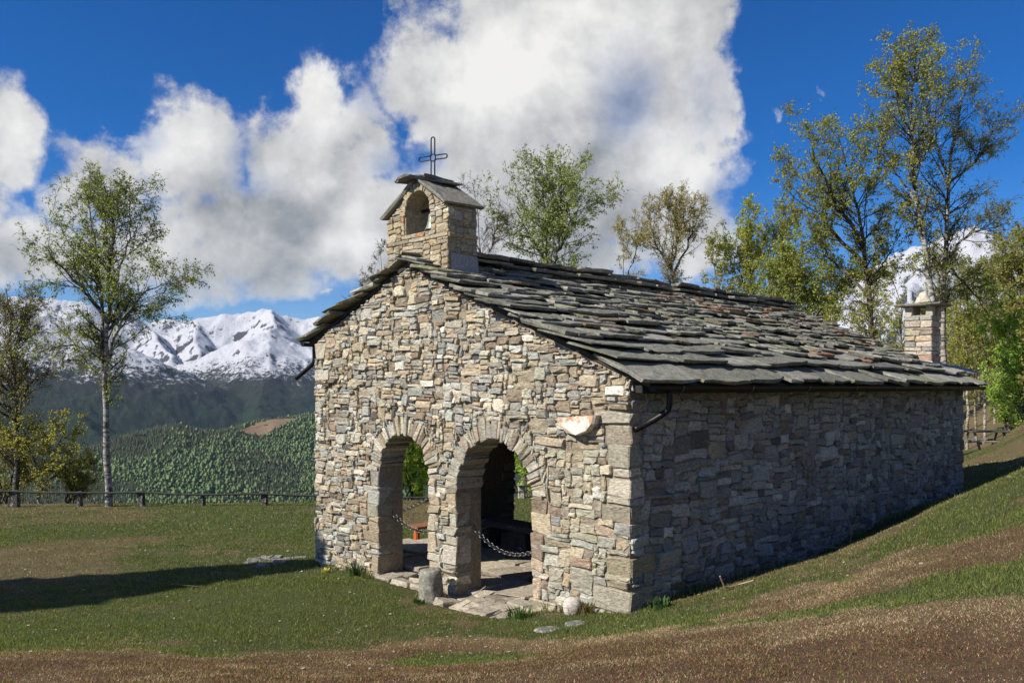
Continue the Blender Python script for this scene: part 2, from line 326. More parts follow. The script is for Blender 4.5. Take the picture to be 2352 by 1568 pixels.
def build_ground():
    X, Y = np.meshgrid(GX, GY); x = X.ravel(); y = Y.ravel(); z = tz(x, y)
    nx, ny = len(GX), len(GY); i = np.arange(nx * ny).reshape(ny, nx)
    F = np.stack([i[:-1, :-1], i[:-1, 1:], i[1:, 1:], i[1:, :-1]], -1).reshape(-1, 4)
    dry, soil, straw = dryness(x, y)
    me = mesh_np('ground', np.stack([x, y, z], 1), F, None, np.stack([dry, soil, straw], 1), True)
    m, q, b, o = material('turf'); at = q.n('ShaderNodeAttribute', attribute_name='Col'); sp = q.n('ShaderNodeSeparateColor'); q.link(at.outputs['Color'], sp.inputs[0])
    t = q.n('ShaderNodeTexCoord'); P = t.outputs['Object']
    a = q.noise(P, 1.6, 6, .65); c = q.noise(P, 22, 5, .7); d = q.noise(P, 110, 3, .7)
    gr = q.mix(q.mr(a, .3, .7), (.052, .080, .017, 1), (.110, .140, .034, 1)); gr = q.mix(q.mr(c, .35, .75, 0, .8), gr, (.115, .105, .036, 1))
    br = q.mix(q.mr(c, .3, .72), (.105, .056, .028, 1), (.29, .175, .092, 1)); br = q.mix(sp.outputs[1], q.mix(q.mr(c, .3, .72), (.105, .080, .036, 1), (.25, .19, .092, 1)), br); br = q.mix(q.m('MULTIPLY', sp.outputs[1], q.mr(a, .35, .7, 0, .7)), br, (.085, .044, .022, 1))
    br = q.mix(q.m('MULTIPLY', sp.outputs[2], q.mr(d, .35, .6)), br, (.30, .20, .10, 1))
    dr = q.m('ADD', sp.outputs[0], q.m('MULTIPLY', q.m('SUBTRACT', c, .5), .9)); dr = q.mr(dr, .25, .75)
    col = q.mix(dr, gr, br); col = q.mix(q.mr(d, .35, .7, 0, .55), col, (.025, .02, .012, 1))
    # far slopes below the lawn: spring wood
    q.link(col, b.inputs['Base Color']); b.inputs['Roughness'].default_value = .95
    bump(q, b, q.m('ADD', c, q.m('MULTIPLY', d, .6)), .9, .05)
    me.materials.append(m); return tag(link('ground', me), kind='structure')
ground = build_ground()
# valley floor reaching the horizon below everything
vf = MB(); vf.add([(-40000, -2000, -620), (40000, -2000, -620), (40000, 40000, -620), (-40000, 40000, -620)], [[0, 1, 2, 3]], (.04, .06, .03))
tag(vf.build('valley_floor', M['mortar']), kind='structure')

# ------------------------------------------------------------------ mountains
def ray(px, py, d): a = (px - 1176) / 1900; return np.array([a * d, d, EYE + (888 - py) / 1900 * d])
def heightfield(name, ridges, az0, az1, na, d0, d1, nd, floor, mat, amp, nscale, seed, smooth=True):
    A = np.linspace(az0, az1, na); D = np.geomspace(d0, d1, nd); AA, DD = np.meshgrid(A, D)
    x = (AA * DD).ravel(); y = DD.ravel(); z = np.full(x.shape, float(floor))
    wx = x + amp * 1.6 * (fbm(x / nscale, y / nscale, 3, seed) - .5); wy = y + amp * 1.6 * (fbm(x / nscale + 9, y / nscale, 3, seed + 5) - .5)
    for pts, k in ridges:
        for p, q in zip(pts[:-1], pts[1:]):
            p = np.array(p); q = np.array(q); e = q[:2] - p[:2]; L = e @ e + 1e-9
            t = np.clip(((wx - p[0]) * e[0] + (wy - p[1]) * e[1]) / L, 0, 1)
            d = np.hypot(wx - p[0] - t * e[0], wy - p[1] - t * e[1])
            z = np.maximum(z, p[2] + t * (q[2] - p[2]) - k * d)
    rn = 1 - np.abs(2 * fbm(x / nscale * 1.7, y / nscale * 1.7, 6, seed + 2, .55) - 1)
    top = sstep(0, 1, (z - floor) / 900)
    z = z + amp * (rn - .75) * 1.0 + amp * .30 * (.75 - np.abs(2 * fbm(x / nscale * 6.5, y / nscale * 6.5, 5, seed + 8, .6) - 1)) + amp * .25 * (fbm(x / nscale * 9, y / nscale * 9, 3, seed + 4) - .5)
    i = np.arange(na * nd).reshape(nd, na); F = np.stack([i[:-1, :-1], i[:-1, 1:], i[1:, 1:], i[1:, :-1]], -1).reshape(-1, 4)
    o = link(name, mesh_np(name, np.stack([x, y, z], 1), F, mat, None, smooth)); tag(o, kind='structure')
    return x, y, z
def rdg(L): return [ray(a, b, d) for a, b, d in L]
def mountmat(name, snow0, snow1, nsc):
    m, q, b, o = material(name); ge = q.n('ShaderNodeNewGeometry'); P = ge.outputs['Position']; sp = q.n('ShaderNodeSeparateXYZ'); q.link(P, sp.inputs[0])
    nz = q.n('ShaderNodeSeparateXYZ'); q.link(ge.outputs['Normal'], nz.inputs[0])
    a = q.noise(P, nsc, 7, .65); c = q.noise(P, nsc * 6, 6, .7); d = q.noise(P, nsc * 26, 6, .75)
    h = q.m('ADD', sp.outputs[2], q.m('ADD', q.m('MULTIPLY_ADD', a, 360, -180), q.m('ADD', q.m('MULTIPLY_ADD', c, 400, -200), q.m('MULTIPLY_ADD', d, 900, -450))))
    fs = q.mr(h, snow0 + 90, snow1 - 100, 0, 1, True)
    steep = q.m('ADD', nz.outputs[2], q.m('ADD', q.m('MULTIPLY_ADD', c, .50, -.25), q.m('ADD', q.m('MULTIPLY_ADD', a, .35, -.175), q.m('MULTIPLY_ADD', d, .35, -.175))))
    rock = q.mr(steep, .66, .70, 1, 0)
    low = q.mix(q.mr(c, .3, .7), (.010, .022, .014, 1), (.026, .048, .020, 1)); low = q.mix(q.mr(h, snow0 - 160, snow0), low, (.032, .030, .026, 1))
    low = q.mix(q.mr(d, .35, .62, 0, .7), low, (.010, .015, .010, 1))
    sn = q.mix(rock, (.52, .53, .56, 1), (.055, .052, .055, 1))
    q.link(q.mix(fs, low, sn), b.inputs['Base Color']); b.inputs['Roughness'].default_value = .8; b.inputs['Specular IOR Level'].default_value = .1
    bump(q, b, q.m('ADD', c, d), .6, 30); return m
M['mount'] = mountmat('snow_mountain', 10, 300, .0011); M['mount2'] = mountmat('snow_mountain_near', 60, 260, .0016)
sky_line = rdg([(-700, 640, 10000), (-300, 650, 9500), (0, 690, 9300), (100, 690, 9300), (200, 700, 9400), (280, 725, 9600), (330, 748, 9900), (400, 738, 10000), (470, 722, 10000), (510, 717, 10000), (560, 725, 10000), (622, 712, 10000), (660, 728, 10000), (700, 738, 10000), (740, 735, 10000), (900, 760, 10000), (1300, 790, 10500), (1800, 780, 10500)])
heightfield('snow_mountains', [(sky_line, .74),
    (rdg([(622, 712, 10000), (640, 762, 9000), (622, 772, 8000)]), .75),
    (rdg([(622, 772, 8000), (585, 806, 7750), (545, 846, 7400), (505, 890, 7050), (478, 940, 6800)]), .68),
    (rdg([(622, 772, 8000), (660, 806, 7800), (700, 846, 7500), (745, 890, 7250), (820, 950, 7000)]), .68),
    (rdg([(622, 772, 8000), (618, 850, 7100), (600, 930, 6200), (610, 1000, 5300)]), .42),
    (rdg([(330, 748, 9900), (365, 790, 8700), (400, 830, 8000)]), .8), (rdg([(440, 735, 10000), (455, 790, 9000), (470, 812, 8600)]), .8),
    (rdg([(-500, 620, 6500), (-100, 690, 6300), (60, 722, 6200), (150, 748, 6200), (230, 775, 6200), (300, 806, 6200), (345, 828, 6200), (400, 872, 6200), (440, 910, 6200), (475, 950, 6200)]), .50),
    (rdg([(-200, 900, 4200), (100, 960, 4000), (250, 1010, 3700), (330, 1060, 3400)]), .4)],
    -.95, .42, 620, 2700, 12500, 340, -600, M['mount'], 130, 900, 40)
heightfield('right_snow_mountain', [(rdg([(1700, 800, 6000), (1850, 770, 6000), (1900, 728, 6000), (1960, 646, 6000), (2050, 592, 6000), (2150, 560, 6000), (2230, 532, 6000), (2300, 542, 6000), (2400, 580, 6000), (2700, 650, 6000), (3200, 640, 6000)]), .75),
    (rdg([(2150, 560, 6000), (2100, 680, 5000), (2050, 800, 4100)]), .65), (rdg([(2290, 540, 6000), (2250, 700, 5000), (2230, 820, 4200)]), .65), (rdg([(1960, 646, 6000), (1960, 760, 5200)]), .65),
    (rdg([(2600, 640, 6000), (2500, 760, 5000), (2450, 860, 4200)]), .65)],
    .12, 1.1, 300, 2900, 8500, 130, -600, M['mount2'], 120, 700, 60)
# wooded hill across the valley
hm, q, b, o = material('wood_floor'); t = q.n('ShaderNodeTexCoord'); a = q.noise(t.outputs['Object'], .02, 5, .6)
at = q.n('ShaderNodeAttribute', attribute_name='Col')
q.link(q.mix(q.mr(a, .3, .7), (.016, .026, .010, 1), (.035, .050, .016, 1)), b.inputs['Base Color']); b.inputs['Roughness'].default_value = .95
hx, hy, hz = heightfield('wooded_hill', [(rdg([(-300, 1330, 2300), (-100, 1220, 2400), (100, 1120, 2580), (200, 1072, 2680), (260, 1040, 2800), (320, 1005, 2900), (390, 984, 3000), (450, 990, 3100), (520, 995, 3200), (560, 988, 3300), (600, 972, 3400), (660, 962, 3500), (727, 955, 3600), (850, 935, 3800), (1176, 925, 4000), (1700, 960, 4000)]), .30)],
    -.75, .35, 220, 1120, 4600, 120, -520, hm, 40, 420, 80)
def hill_z():
    na, nd = 220, 120; A = np.linspace(-.75, .35, na); D = np.geomspace(1120, 4600, nd); Z = hz.reshape(nd, na)
    def f(x, y):
        fa = np.clip((x / y + .75) / 1.1 * (na - 1), 0, na - 1.001); fd = np.clip(np.log(y / 1120) / np.log(4600 / 1120) * (nd - 1), 0, nd - 1.001)
        i = fa.astype(int); j = fd.astype(int); u = fa - i; v = fd - j
        return (Z[j, i] * (1 - u) + Z[j, i + 1] * u) * (1 - v) + (Z[j + 1, i] * (1 - u) + Z[j + 1, i + 1] * u) * v
    return f
HZ = hill_z()
def far_wood():
    n = 48000; al = R.uniform(-.66, -.12, n); d = np.sqrt(R.uniform(1500 ** 2, 3900 ** 2, n)); x = al * d; y = d; z = HZ(x, y)
    px = 1176 + 1900 * al; py = 888 + 1900 * (EYE - z) / d
    # a brown meadow on the shoulder of the hill stays open (world position of the clearing)
    cl = polydist(x, y, [(-1075, 3240), (-1030, 3380), (-980, 3480), (-900, 3480), (-930, 3330), (-985, 3240)])
    cl2 = polydist(x, y, [(-870, 3560), (-660, 3560), (-660, 3680), (-870, 3660)])
    keep = (cl < 0) & (cl2 < 0) & (py < 1215); x, y, z = x[keep], y[keep], z[keep]; n = len(x)
    mixf = fbm(x / 260, y / 260, 3, 90) + .0008 * (x + 960) - .00014 * (y - 2300)
    con = mixf + R.normal(0, .15, n) < .47
    V = []; F = []; C = []; o = 0
    k = 5; an = np.arange(k) / k * 2 * np.pi
    for kind in (0, 1):
        s = con if kind == 0 else ~con; xs, ys, zs = x[s], y[s], z[s]; m = len(xs)
        h = np.clip(R.lognormal(2.38, .30, m), 5, 22) if kind == 0 else np.clip(R.lognormal(2.15, .36, m), 4, 20); w = h * (R.uniform(.17, .24, m) if kind == 0 else R.uniform(.40, .58, m))
        prof = [(.1, .9), (.55, .55), (1.0, .05)] if kind == 0 else [(.05, .6), (.45, 1.0), (1.0, .35)]
        rings = []
        for (hh, ww) in prof:
            j = R.uniform(.72, 1.28, (m, k)); ro = R.uniform(0, 6.28, m)[:, None]
            rings.append(np.stack([xs[:, None] + np.cos(an + ro * 0) * w[:, None] * ww * j, ys[:, None] + np.sin(an) * w[:, None] * ww * j, zs[:, None] + h[:, None] * (hh + R.normal(0, .04, (m, k)))], -1))
        Vk = np.stack(rings, 1); nr = len(prof); Vk = Vk.reshape(m, nr * k, 3)
        f = []
        for r in range(nr - 1):
            for a_ in range(k): f.append([r * k + a_, r * k + (a_ + 1) % k, (r + 1) * k + (a_ + 1) % k, (r + 1) * k + a_])
        f.append([(nr - 1) * k + 0, (nr - 1) * k + 1, (nr - 1) * k + 2, (nr - 1) * k + 3])
        f = np.array(f); Fk = (f[None] + (np.arange(m) * nr * k)[:, None, None]).reshape(-1, 4) + o
        t = R.uniform(0, 1, (m, 1)); base = (np.array([.056, .068, .030]) * (1 - t) + np.array([.125, .125, .060]) * t) if kind == 0 else (np.array([.062, .110, .024]) * (1 - t) + np.array([.115, .175, .038]) * t)
        Ck = np.repeat(base[:, None], nr * k, 1) * R.uniform(.9, 1.1, (m, nr * k, 1))
        V.append(Vk.reshape(-1, 3)); F.append(Fk); Ck *= (.65 + .7 * fbm(xs / 60, ys / 60, 3, 12))[:, None, None]; C.append(Ck.reshape(-1, 3)); o += m * nr * k
    ob = link('hill_woodland', mesh_np('hill_woodland', np.concatenate(V), np.concatenate(F), M['forest_leaf'], np.concatenate(C)))
    tag(ob, 'mixed spring wood of dark conifers and bright green broadleaf trees covering the hill across the valley', 'woodland', kind='stuff')
far_wood()
for pts in ([(-1075, 3240), (-1030, 3380), (-980, 3480), (-900, 3480), (-930, 3330), (-985, 3240)], [(-870, 3560), (-660, 3560), (-660, 3680), (-870, 3660)]):
    P = np.array(pts, float); cx, cy = P.mean(0); n = 10
    mb = MB(); V = []; 
    for i in range(len(P)):
        for s in np.linspace(0, 1, 5)[:-1]: V.append(P[i] * (1 - s) + P[(i + 1) % len(P)] * s)
    V = np.array(V); rings = [np.stack([cx + (V[:, 0] - cx) * k, cy + (V[:, 1] - cy) * k], 1) for k in (1, .66, .33)]
    A = np.concatenate(rings + [np.array([[cx, cy]])]); zz = HZ(A[:, 0], A[:, 1]) + 2.5; L = len(V)
    F = [[r * L + i, r * L + (i + 1) % L, (r + 1) * L + (i + 1) % L, (r + 1) * L + i] for r in range(2) for i in range(L)] + [[2 * L + i, 2 * L + (i + 1) % L, 3 * L] for i in range(L)]
    mb.add(np.column_stack([A, zz]), F, (.22, .145, .085)); tag(mb.build('hill_meadow', M['mortar']), kind='structure')

# ------------------------------------------------------------------ masonry pieces
def block(c, d, bev=.02, jit=.012, rng=R, axes=None):
    """bevelled irregular block: c centre, d full sizes"""
    h = np.asarray(d, float) / 2; b = min(bev, h.min() * .6); V = []; idx = {}
    sg = [(sx, sy, sz) for sx in (-1, 1) for sy in (-1, 1) for sz in (-1, 1)]
    for s in sg:
        j = rng.normal(0, jit, 3)
        for ax in range(3):
            v = np.array(s) * (h - b); v[ax] = s[ax] * h[ax]; idx[(s, ax)] = len(V); V.append(v + j + rng.normal(0, jit * .35, 3))
    F = []
    for ax in range(3):
        for sd in (-1, 1):
            o1, o2 = [a for a in range(3) if a != ax]; q = []
            for p1, p2 in ((-1, -1), (1, -1), (1, 1), (-1, 1)):
                s = [0, 0, 0]; s[ax] = sd; s[o1] = p1; s[o2] = p2; q.append(idx[(tuple(s), ax)])
            F.append(q if (sd == 1) == (ax != 1) else q[::-1])
    for ax in range(3):
        o1, o2 = [a for a in range(3) if a != ax]
        for s1 in (-1, 1):
            for s2 in (-1, 1):
                sa = [0, 0, 0]; sa[o1] = s1; sa[o2] = s2; sb = sa[:]; sa[ax] = -1; sb[ax] = 1; sa = tuple(sa); sb = tuple(sb)
                F.append([idx[(sa, o1)], idx[(sb, o1)], idx[(sb, o2)], idx[(sa, o2)]])
    for s in sg: F.append([idx[(s, 0)], idx[(s, 1)], idx[(s, 2)]])
    V = np.array(V)
    if axes is not None: V = V @ np.asarray(axes)
    return V + np.asarray(c, float), F
def rubble(a0, a1, b0, b1, dep, rng, back=-.07, joint=.010, wob=1.0):
    """split-faced stone in the (a, b) wall plane, n outward; returns (a, b, n) points"""
    w = a1 - a0 - joint; h = b1 - b0 - joint; ca, cb = (a0 + a1) / 2, (b0 + b1) / 2; mn = min(w, h); pts = []; hw, hh = w / 2, h / 2
    cs = [(-hw, -hh), (hw, -hh), (hw, hh), (-hw, hh)]
    for i in range(4):
        x, y = cs[i]; nx_, ny_ = cs[(i + 1) % 4]; px_, py_ = cs[i - 1]
        if rng.random() < .42:                                         # broken-off corner
            c1, c2 = rng.uniform(.08, .5) * mn, rng.uniform(.08, .6) * mn
            for ox, oy, c in ((px_, py_, c1), (nx_, ny_, c2)):
                L = math.hypot(ox - x, oy - y); pts.append((x + (ox - x) * min(.45, c / L), y + (oy - y) * min(.45, c / L)))
        else: pts.append((x + rng.normal(0, .05) * mn, y + rng.normal(0, .05) * mn))
        L = math.hypot(nx_ - x, ny_ - y); m = rng.uniform(.35, .65); k = rng.normal(0, .06) * mn * wob
        if L > .09: pts.append((x + (nx_ - x) * m - (ny_ - y) / L * k, y + (ny_ - y) * m + (nx_ - x) / L * k))
    P = np.array(pts); n = len(P); th = rng.normal(0, .035) * wob; P = P @ np.array([[math.cos(th), math.sin(th)], [-math.sin(th), math.cos(th)]])
    P[:, 0] += P[:, 1] * rng.normal(0, .12) * wob
    ins = min(.010, mn * .09); rr = np.hypot(P[:, 0], P[:, 1]); Q = P * np.maximum(.5, 1 - ins * rng.uniform(.5, 1.8, n) / np.maximum(rr * .8, .02))[:, None]
    ta, tb = rng.normal(0, .07) * wob, rng.normal(0, .13) * wob
    def lift(X, d, s): return d + X[:, 0] * ta + X[:, 1] * tb + rng.normal(0, s, len(X))
    cx = rng.uniform(-.3, .3) * w; cy = rng.uniform(-.3, .3) * h
    V = np.concatenate([np.column_stack([P, np.full(n, back)]), np.column_stack([P, np.maximum(lift(P, dep * .6, .003), -.03)]), np.column_stack([Q, lift(Q, dep, .006 * wob)]), [[cx, cy, dep + cx * ta + cy * tb + rng.uniform(-.003, .012)]]])
    V[:, 0] += ca; V[:, 1] += cb
    F = []
    for r in range(2):
        for i in range(n): F.append([r * n + i, r * n + (i + 1) % n, (r + 1) * n + (i + 1) % n, (r + 1) * n + i])
    for i in range(n): F.append([2 * n + i, 2 * n + (i + 1) % n, 3 * n])
    return V, F
def pack(a0, a1, b0, b1, ca, cb, ok, sizes, rng, taken=()):
    """fill the wall rectangle with irregular rectangles on a fine grid"""
    na, nb = int(round((a1 - a0) / ca)), int(round((b1 - b0) / cb)); occ = np.zeros((nb, na), bool)
    A, B = np.meshgrid(a0 + (np.arange(na) + .5) * ca, b0 + (np.arange(nb) + .5) * cb); occ |= ~ok(A, B)
    for (p, q, r, s) in taken: occ[(B > r) & (B < s) & (A > p) & (A < q)] = True
    out = []
    for j in range(nb):
        i = 0
        while i < na:
            if occ[j, i]: i += 1; continue
            w, h = sizes(a0 + i * ca, b0 + j * cb, rng)
            k = 1
            while k < w and i + k < na and not occ[j, i + k]: k += 1
            rest = 0
            while i + k + rest < na and not occ[j, i + k + rest] and rest < 2: rest += 1
            if rest == 1: k += 1
            h2 = 1
            while h2 < h and j + h2 < nb and not occ[j + h2, i:i + k].any(): h2 += 1
            occ[j:j + h2, i:i + k] = True
            out.append((a0 + i * ca, a0 + (i + k) * ca, b0 + j * cb, b0 + (j + h2) * cb)); i += k
    return out
def warp2(A, B, s, amp=(.03, .022)):
    return A + amp[0] * 2 * (fbm(A * 1.9, B * 2.6, 3, s) - .5), B + amp[1] * 2 * (fbm(A * 1.5 + 7, B * 1.5, 2, s + 3) - .5) + .035 * (vnoise(A * .8, B * .5, s + 11) - .5)
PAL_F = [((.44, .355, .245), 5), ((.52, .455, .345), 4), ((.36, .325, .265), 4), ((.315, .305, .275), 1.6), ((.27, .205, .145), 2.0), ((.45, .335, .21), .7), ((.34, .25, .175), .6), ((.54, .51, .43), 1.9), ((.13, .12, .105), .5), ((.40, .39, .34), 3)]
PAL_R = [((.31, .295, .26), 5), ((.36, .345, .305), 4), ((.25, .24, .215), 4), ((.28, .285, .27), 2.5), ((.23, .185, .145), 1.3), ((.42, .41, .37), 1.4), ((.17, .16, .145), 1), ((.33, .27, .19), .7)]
def pick(pal, rng, var=.14):
    w = np.array([p[1] for p in pal]); c = np.array(pal[rng.choice(len(pal), p=w / w.sum())][0]); return c * rng.normal(1, var) * rng.normal(1, .012, 3)

# ------------------------------------------------------------------ the chapel
ROT = math.atan2(-.7172, .6968)
chapel = empty('stone_chapel', (P0[0], P0[1], 0), ROT, 'small rubble stone chapel with slab roof, twin arched doorways and a bell gable', 'chapel')
# local frame: x = -u (u runs left along the front from the near corner), y = w (depth along the side wall)
RU, RZ, SR, SL = 4.13, 4.70, .413, .384
LEN, WID, TH = 11.2, 6.75, .45
def zroof(u): return RZ - np.where(np.asarray(u) < RU, SR * (RU - np.asarray(u)), SL * (np.asarray(u) - RU))
ARCH_L = (3.64, 4.90, 2.19); ARCH_R = (1.54, 3.03, 2.20)            # along u: start, end, crown height
SIDE_A = ((1.05, 2.65, 2.25), (4.30, 5.9, 2.25))                     # arches of the open porch in the left wall, along w
def arch_z(a, A):
    c = (A[0] + A[1]) / 2; r = (A[1] - A[0]) / 2; return A[2] - r + np.sqrt(np.maximum(r * r - (a - c) ** 2, 0))
def wall_mesh(a0, a1, zb, zt, arches, th, col, to_local, step=.09, rough=.012, vstep=.12):
    """wall slab with arched openings; to_local(a, n, z): n = 0 outer face, negative inwards"""
    ed = set(np.round(np.arange(a0, a1, step), 4)) | {a1}
    for A in arches: ed |= set(np.round(np.linspace(A[0], A[1], 25), 4))
    E = sorted(ed); E = [E[0]] + [e for p, e in zip(E[:-1], E[1:]) if e - p > 1e-3]; mb = MB()
    def quad(P): mb.add([to_local(*p) for p in P], [list(range(len(P)))], col)
    def nz(a, z): return float(rough * 2 * (fbm(np.array([a * 3.1]), np.array([z * 3.1]), 2, 5)[0] - .5))
    for p, q in zip(E[:-1], E[1:]):
        m = (p + q) / 2; op = [A for A in arches if A[0] < m < A[1]]; segs = []
        if op:
            A = op[0]; segs.append((lambda a: zt(a), lambda a, A=A: arch_z(a, A), A))
            z1, z2 = arch_z(p, A), arch_z(q, A)
            quad([(p, 0, z1), (q, 0, z2), (q, -th, z2), (p, -th, z1)])
            segs = [(lambda a, A=A: arch_z(a, A), zt)]
            for e_ in (A[0], A[1]):
                if abs(p - e_) < 1e-4 or abs(q - e_) < 1e-4:
                    e = p if abs(p - e_) < 1e-4 else q
                    quad([(e, 0, zb), (e, 0, float(arch_z(e, A))), (e, -th, float(arch_z(e, A))), (e, -th, zb)])
        else: segs = [(lambda a: zb, zt)]
        for lo, hi in segs:
            n = max(1, int((float(hi(m)) - float(lo(m))) / vstep))
            for k in range(n):
                f0, f1 = k / n, (k + 1) / n; zz = lambda a, f: float(lo(a)) * (1 - f) + float(hi(a)) * f
                for nn in (0, -th): quad([(a, nn + (nz(a, zz(a, f)) if nn == 0 else 0), zz(a, f)) for a, f in ((p, f0), (q, f0), (q, f1), (p, f1))])
            quad([(p, 0, float(zt(p))), (q, 0, float(zt(q))), (q, -th, float(zt(q))), (p, -th, float(zt(p)))])
    for e in (a0, a1): quad([(e, 0, zb), (e, -th, zb), (e, -th, float(zt(e))), (e, 0, float(zt(e)))])
    return mb
fz = lambda u: zroof(u) - .02
MORT = (.30, .25, .18)
mb = wall_mesh(0, WID, -.4, fz, [ARCH_L, ARCH_R], TH, MORT, lambda a, n, z: (-a, -n, z)); mb.build('front_wall', M['mortar'], chapel)
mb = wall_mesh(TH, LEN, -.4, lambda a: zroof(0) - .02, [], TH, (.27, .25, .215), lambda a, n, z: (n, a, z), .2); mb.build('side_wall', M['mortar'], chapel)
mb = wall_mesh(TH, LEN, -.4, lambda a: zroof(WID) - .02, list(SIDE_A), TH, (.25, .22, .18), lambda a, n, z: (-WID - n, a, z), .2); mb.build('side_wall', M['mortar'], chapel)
mb = wall_mesh(TH, WID - TH, -.4, fz, [], .4, (.30, .27, .22), lambda a, n, z: (-a, LEN + n, z), .2); mb.build('rear_wall', M['mortar'], chapel)
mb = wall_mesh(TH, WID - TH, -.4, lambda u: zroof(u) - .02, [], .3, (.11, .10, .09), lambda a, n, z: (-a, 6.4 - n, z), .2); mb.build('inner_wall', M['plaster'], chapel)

singles = []      # (score, name, V, F, colour)
def to_world(v):
    v = np.asarray(v); return np.array([P0[0], P0[1], 0]) + v[..., :1] * np.array([.6968, -.7172, 0]) + v[..., 1:2] * np.array([WW[0], WW[1], 0]) + v[..., 2:3] * np.array([0, 0, 1])
def score(V, area, nrm):
    c = to_world(V.mean(0)) - np.array([0, 0, EYE]); d = np.linalg.norm(c); n = nrm[0] * np.array([.6968, -.7172, 0]) + nrm[1] * np.array([WW[0], WW[1], 0])
    return area * max(0, -(c @ n) / d) / d ** 2
# --- dressed pieces laid first: corner stones, jamb stones, arch stones
taken_f, taken_r = [], []
def part(name, V, F, col, mat, parent=chapel):
    me = mesh_np(name, V, F, mat, np.broadcast_to(np.asarray(col, float), (len(V), 3))); return link(name, me, parent)
rq = np.random.default_rng(11)
z = -.25; k = 0
LIGHT = [((.44, .39, .28), 3), ((.39, .355, .27), 3), ((.36, .345, .285), 1.5), ((.41, .34, .23), 2), ((.29, .25, .19), 1.5), ((.48, .44, .345), 2)]
while z < 2.55:                                                   # near corner: big blocks showing on both faces
    h = rq.uniform(.09, .27); lu = rq.uniform(.28, .56) if rq.random() < .5 else rq.uniform(.16, .34); lw = rq.uniform(.16, .3) if rq.random() < .5 else rq.uniform(.3, .5)
    if z + h > 2.86: h = 2.86 - z
    if rq.random() < .36 and z > 0: z += h; k += 1; continue
    V, F = block((-lu / 2 + .008, lw / 2 - .014, z + h / 2), (lu + .01, lw + .01, h - .008), .016, .013, rq)
    part('corner_stone', V, F, pick(LIGHT if rq.random() < .6 else PAL_F, rq, .14), M['stone']); taken_f.append((-1, lu, z, z + h)); taken_r.append((-1, lw, z, z + h)); z += h; k += 1
z = -.3; k = 0
while z < 3.45:                                                   # far corner of the front
    h = rq.uniform(.08, .26); lu = rq.uniform(.22, .46) if k % 2 else rq.uniform(.12, .3)
    if rq.random() < .42: z += h; k += 1; continue
    V, F = block((-WID + lu / 2 - .014, .17, z + h / 2), (lu + .01, .40, h - .008), .014, .012, rq)
    part('corner_stone', V, F, pick(PAL_F if rq.random() < .5 else LIGHT, rq, .1), M['stone']); taken_f.append((WID - lu, WID + 1, z, z + h)); z += h; k += 1
z = .1; k = 0
while z < 2.8:                                                    # far corner of the side wall
    h = rq.uniform(.15, .34); lw = rq.uniform(.35, .55) if k % 2 else rq.uniform(.22, .35)
    V, F = block((-.2 + .014, LEN - lw / 2 + .01, z + h / 2), (.42, lw, h - .016), .03, .008, rq)
    part('corner_stone', V, F, pick(PAL_R, rq, .1), M['stone']); taken_r.append((LEN - lw, LEN + 1, z, z + h)); z += h; k += 1
for A, s, spans in ((ARCH_L, 1, 2), (ARCH_L, -1, 1), (ARCH_R, 1, 1), (ARCH_R, -1, 2)):      # jambs
    e = A[1] if s == 1 else A[0]; r = (A[1] - A[0]) / 2; top = A[2] - r + .02; z = -.15; k = 0
    pil = (s == -1 and A is ARCH_L) or (s == 1 and A is ARCH_R)
    while z < top - .05:
        h = min(rq.uniform(.07, .17) if rq.random() < .6 else rq.uniform(.18, .32), top - z); l = (rq.uniform(.16, .32) if pil else (rq.uniform(.24, .46) if rq.random() < .4 else rq.uniform(.14, .3)))
        if top - z - h < .07: h = top - z
        V, F = block((-(e + s * l / 2 - s * .006), .11, z + h / 2), (l, .28, h - .006), .012, .011, rq)
        part('jamb_stone', V, F, pick(LIGHT if rq.random() < .55 else PAL_F, rq, .13), M['stone']); taken_f.append((min(e, e + s * l), max(e, e + s * l), z, z + h)); z += h; k += 1
ring = []
for A in (ARCH_L, ARCH_R):
    c = (A[0] + A[1]) / 2; r = (A[1] - A[0]) / 2; zc = A[2] - r; th = 0.0; n = 34; ws = rq.uniform(.45, 1.6, n); ws = ws / ws.sum() * np.pi
    for wgt in ws:
        a = th + wgt / 2; th += wgt; ln = rq.uniform(.17, .36); off = rq.uniform(-.04, .012)
        er = np.array([math.cos(a), 0, math.sin(a)]); et = np.array([-math.sin(a), 0, math.cos(a)])
        tw = wgt * (r + .12) - .005; dp = TH + .03
        V, F = block((0, 0, 0), (ln, dp, tw), .009, .009, rq)
        f = (r + off + (V[:, 0] + ln / 2)) / (r + .12); V[:, 2] *= .25 + .75 * f
        pos = np.array([-c, 0, zc]) + np.outer(r + off + V[:, 0] + ln / 2, er) * np.array([1, 1, 1]) + np.outer(V[:, 2], et)
        pos[:, 1] = V[:, 1] + dp / 2 - .022 - rq.uniform(-.008, .02)
        part('arch_stone', pos, F[:], pick(LIGHT if rq.random() < .7 else PAL_F, rq, .12), M['stone'])
for A in SIDE_A:                                                   # ragged jambs of the porch side
    for e, s in ((A[0], -1), (A[1], 1)):
        z = 0; top = A[2] - (A[1] - A[0]) / 2
        while z < top:
            h = rq.uniform(.1, .24); l = rq.uniform(.2, .4)
            V, F = block((-WID + TH / 2, e + s * (l / 2 - rq.uniform(.0, .04)), z + h / 2), (TH + .03, l, h - .015), .02, .01, rq)
            part('jamb_stone', V, F, pick(PAL_R, rq, .1), M['stone']); z += h
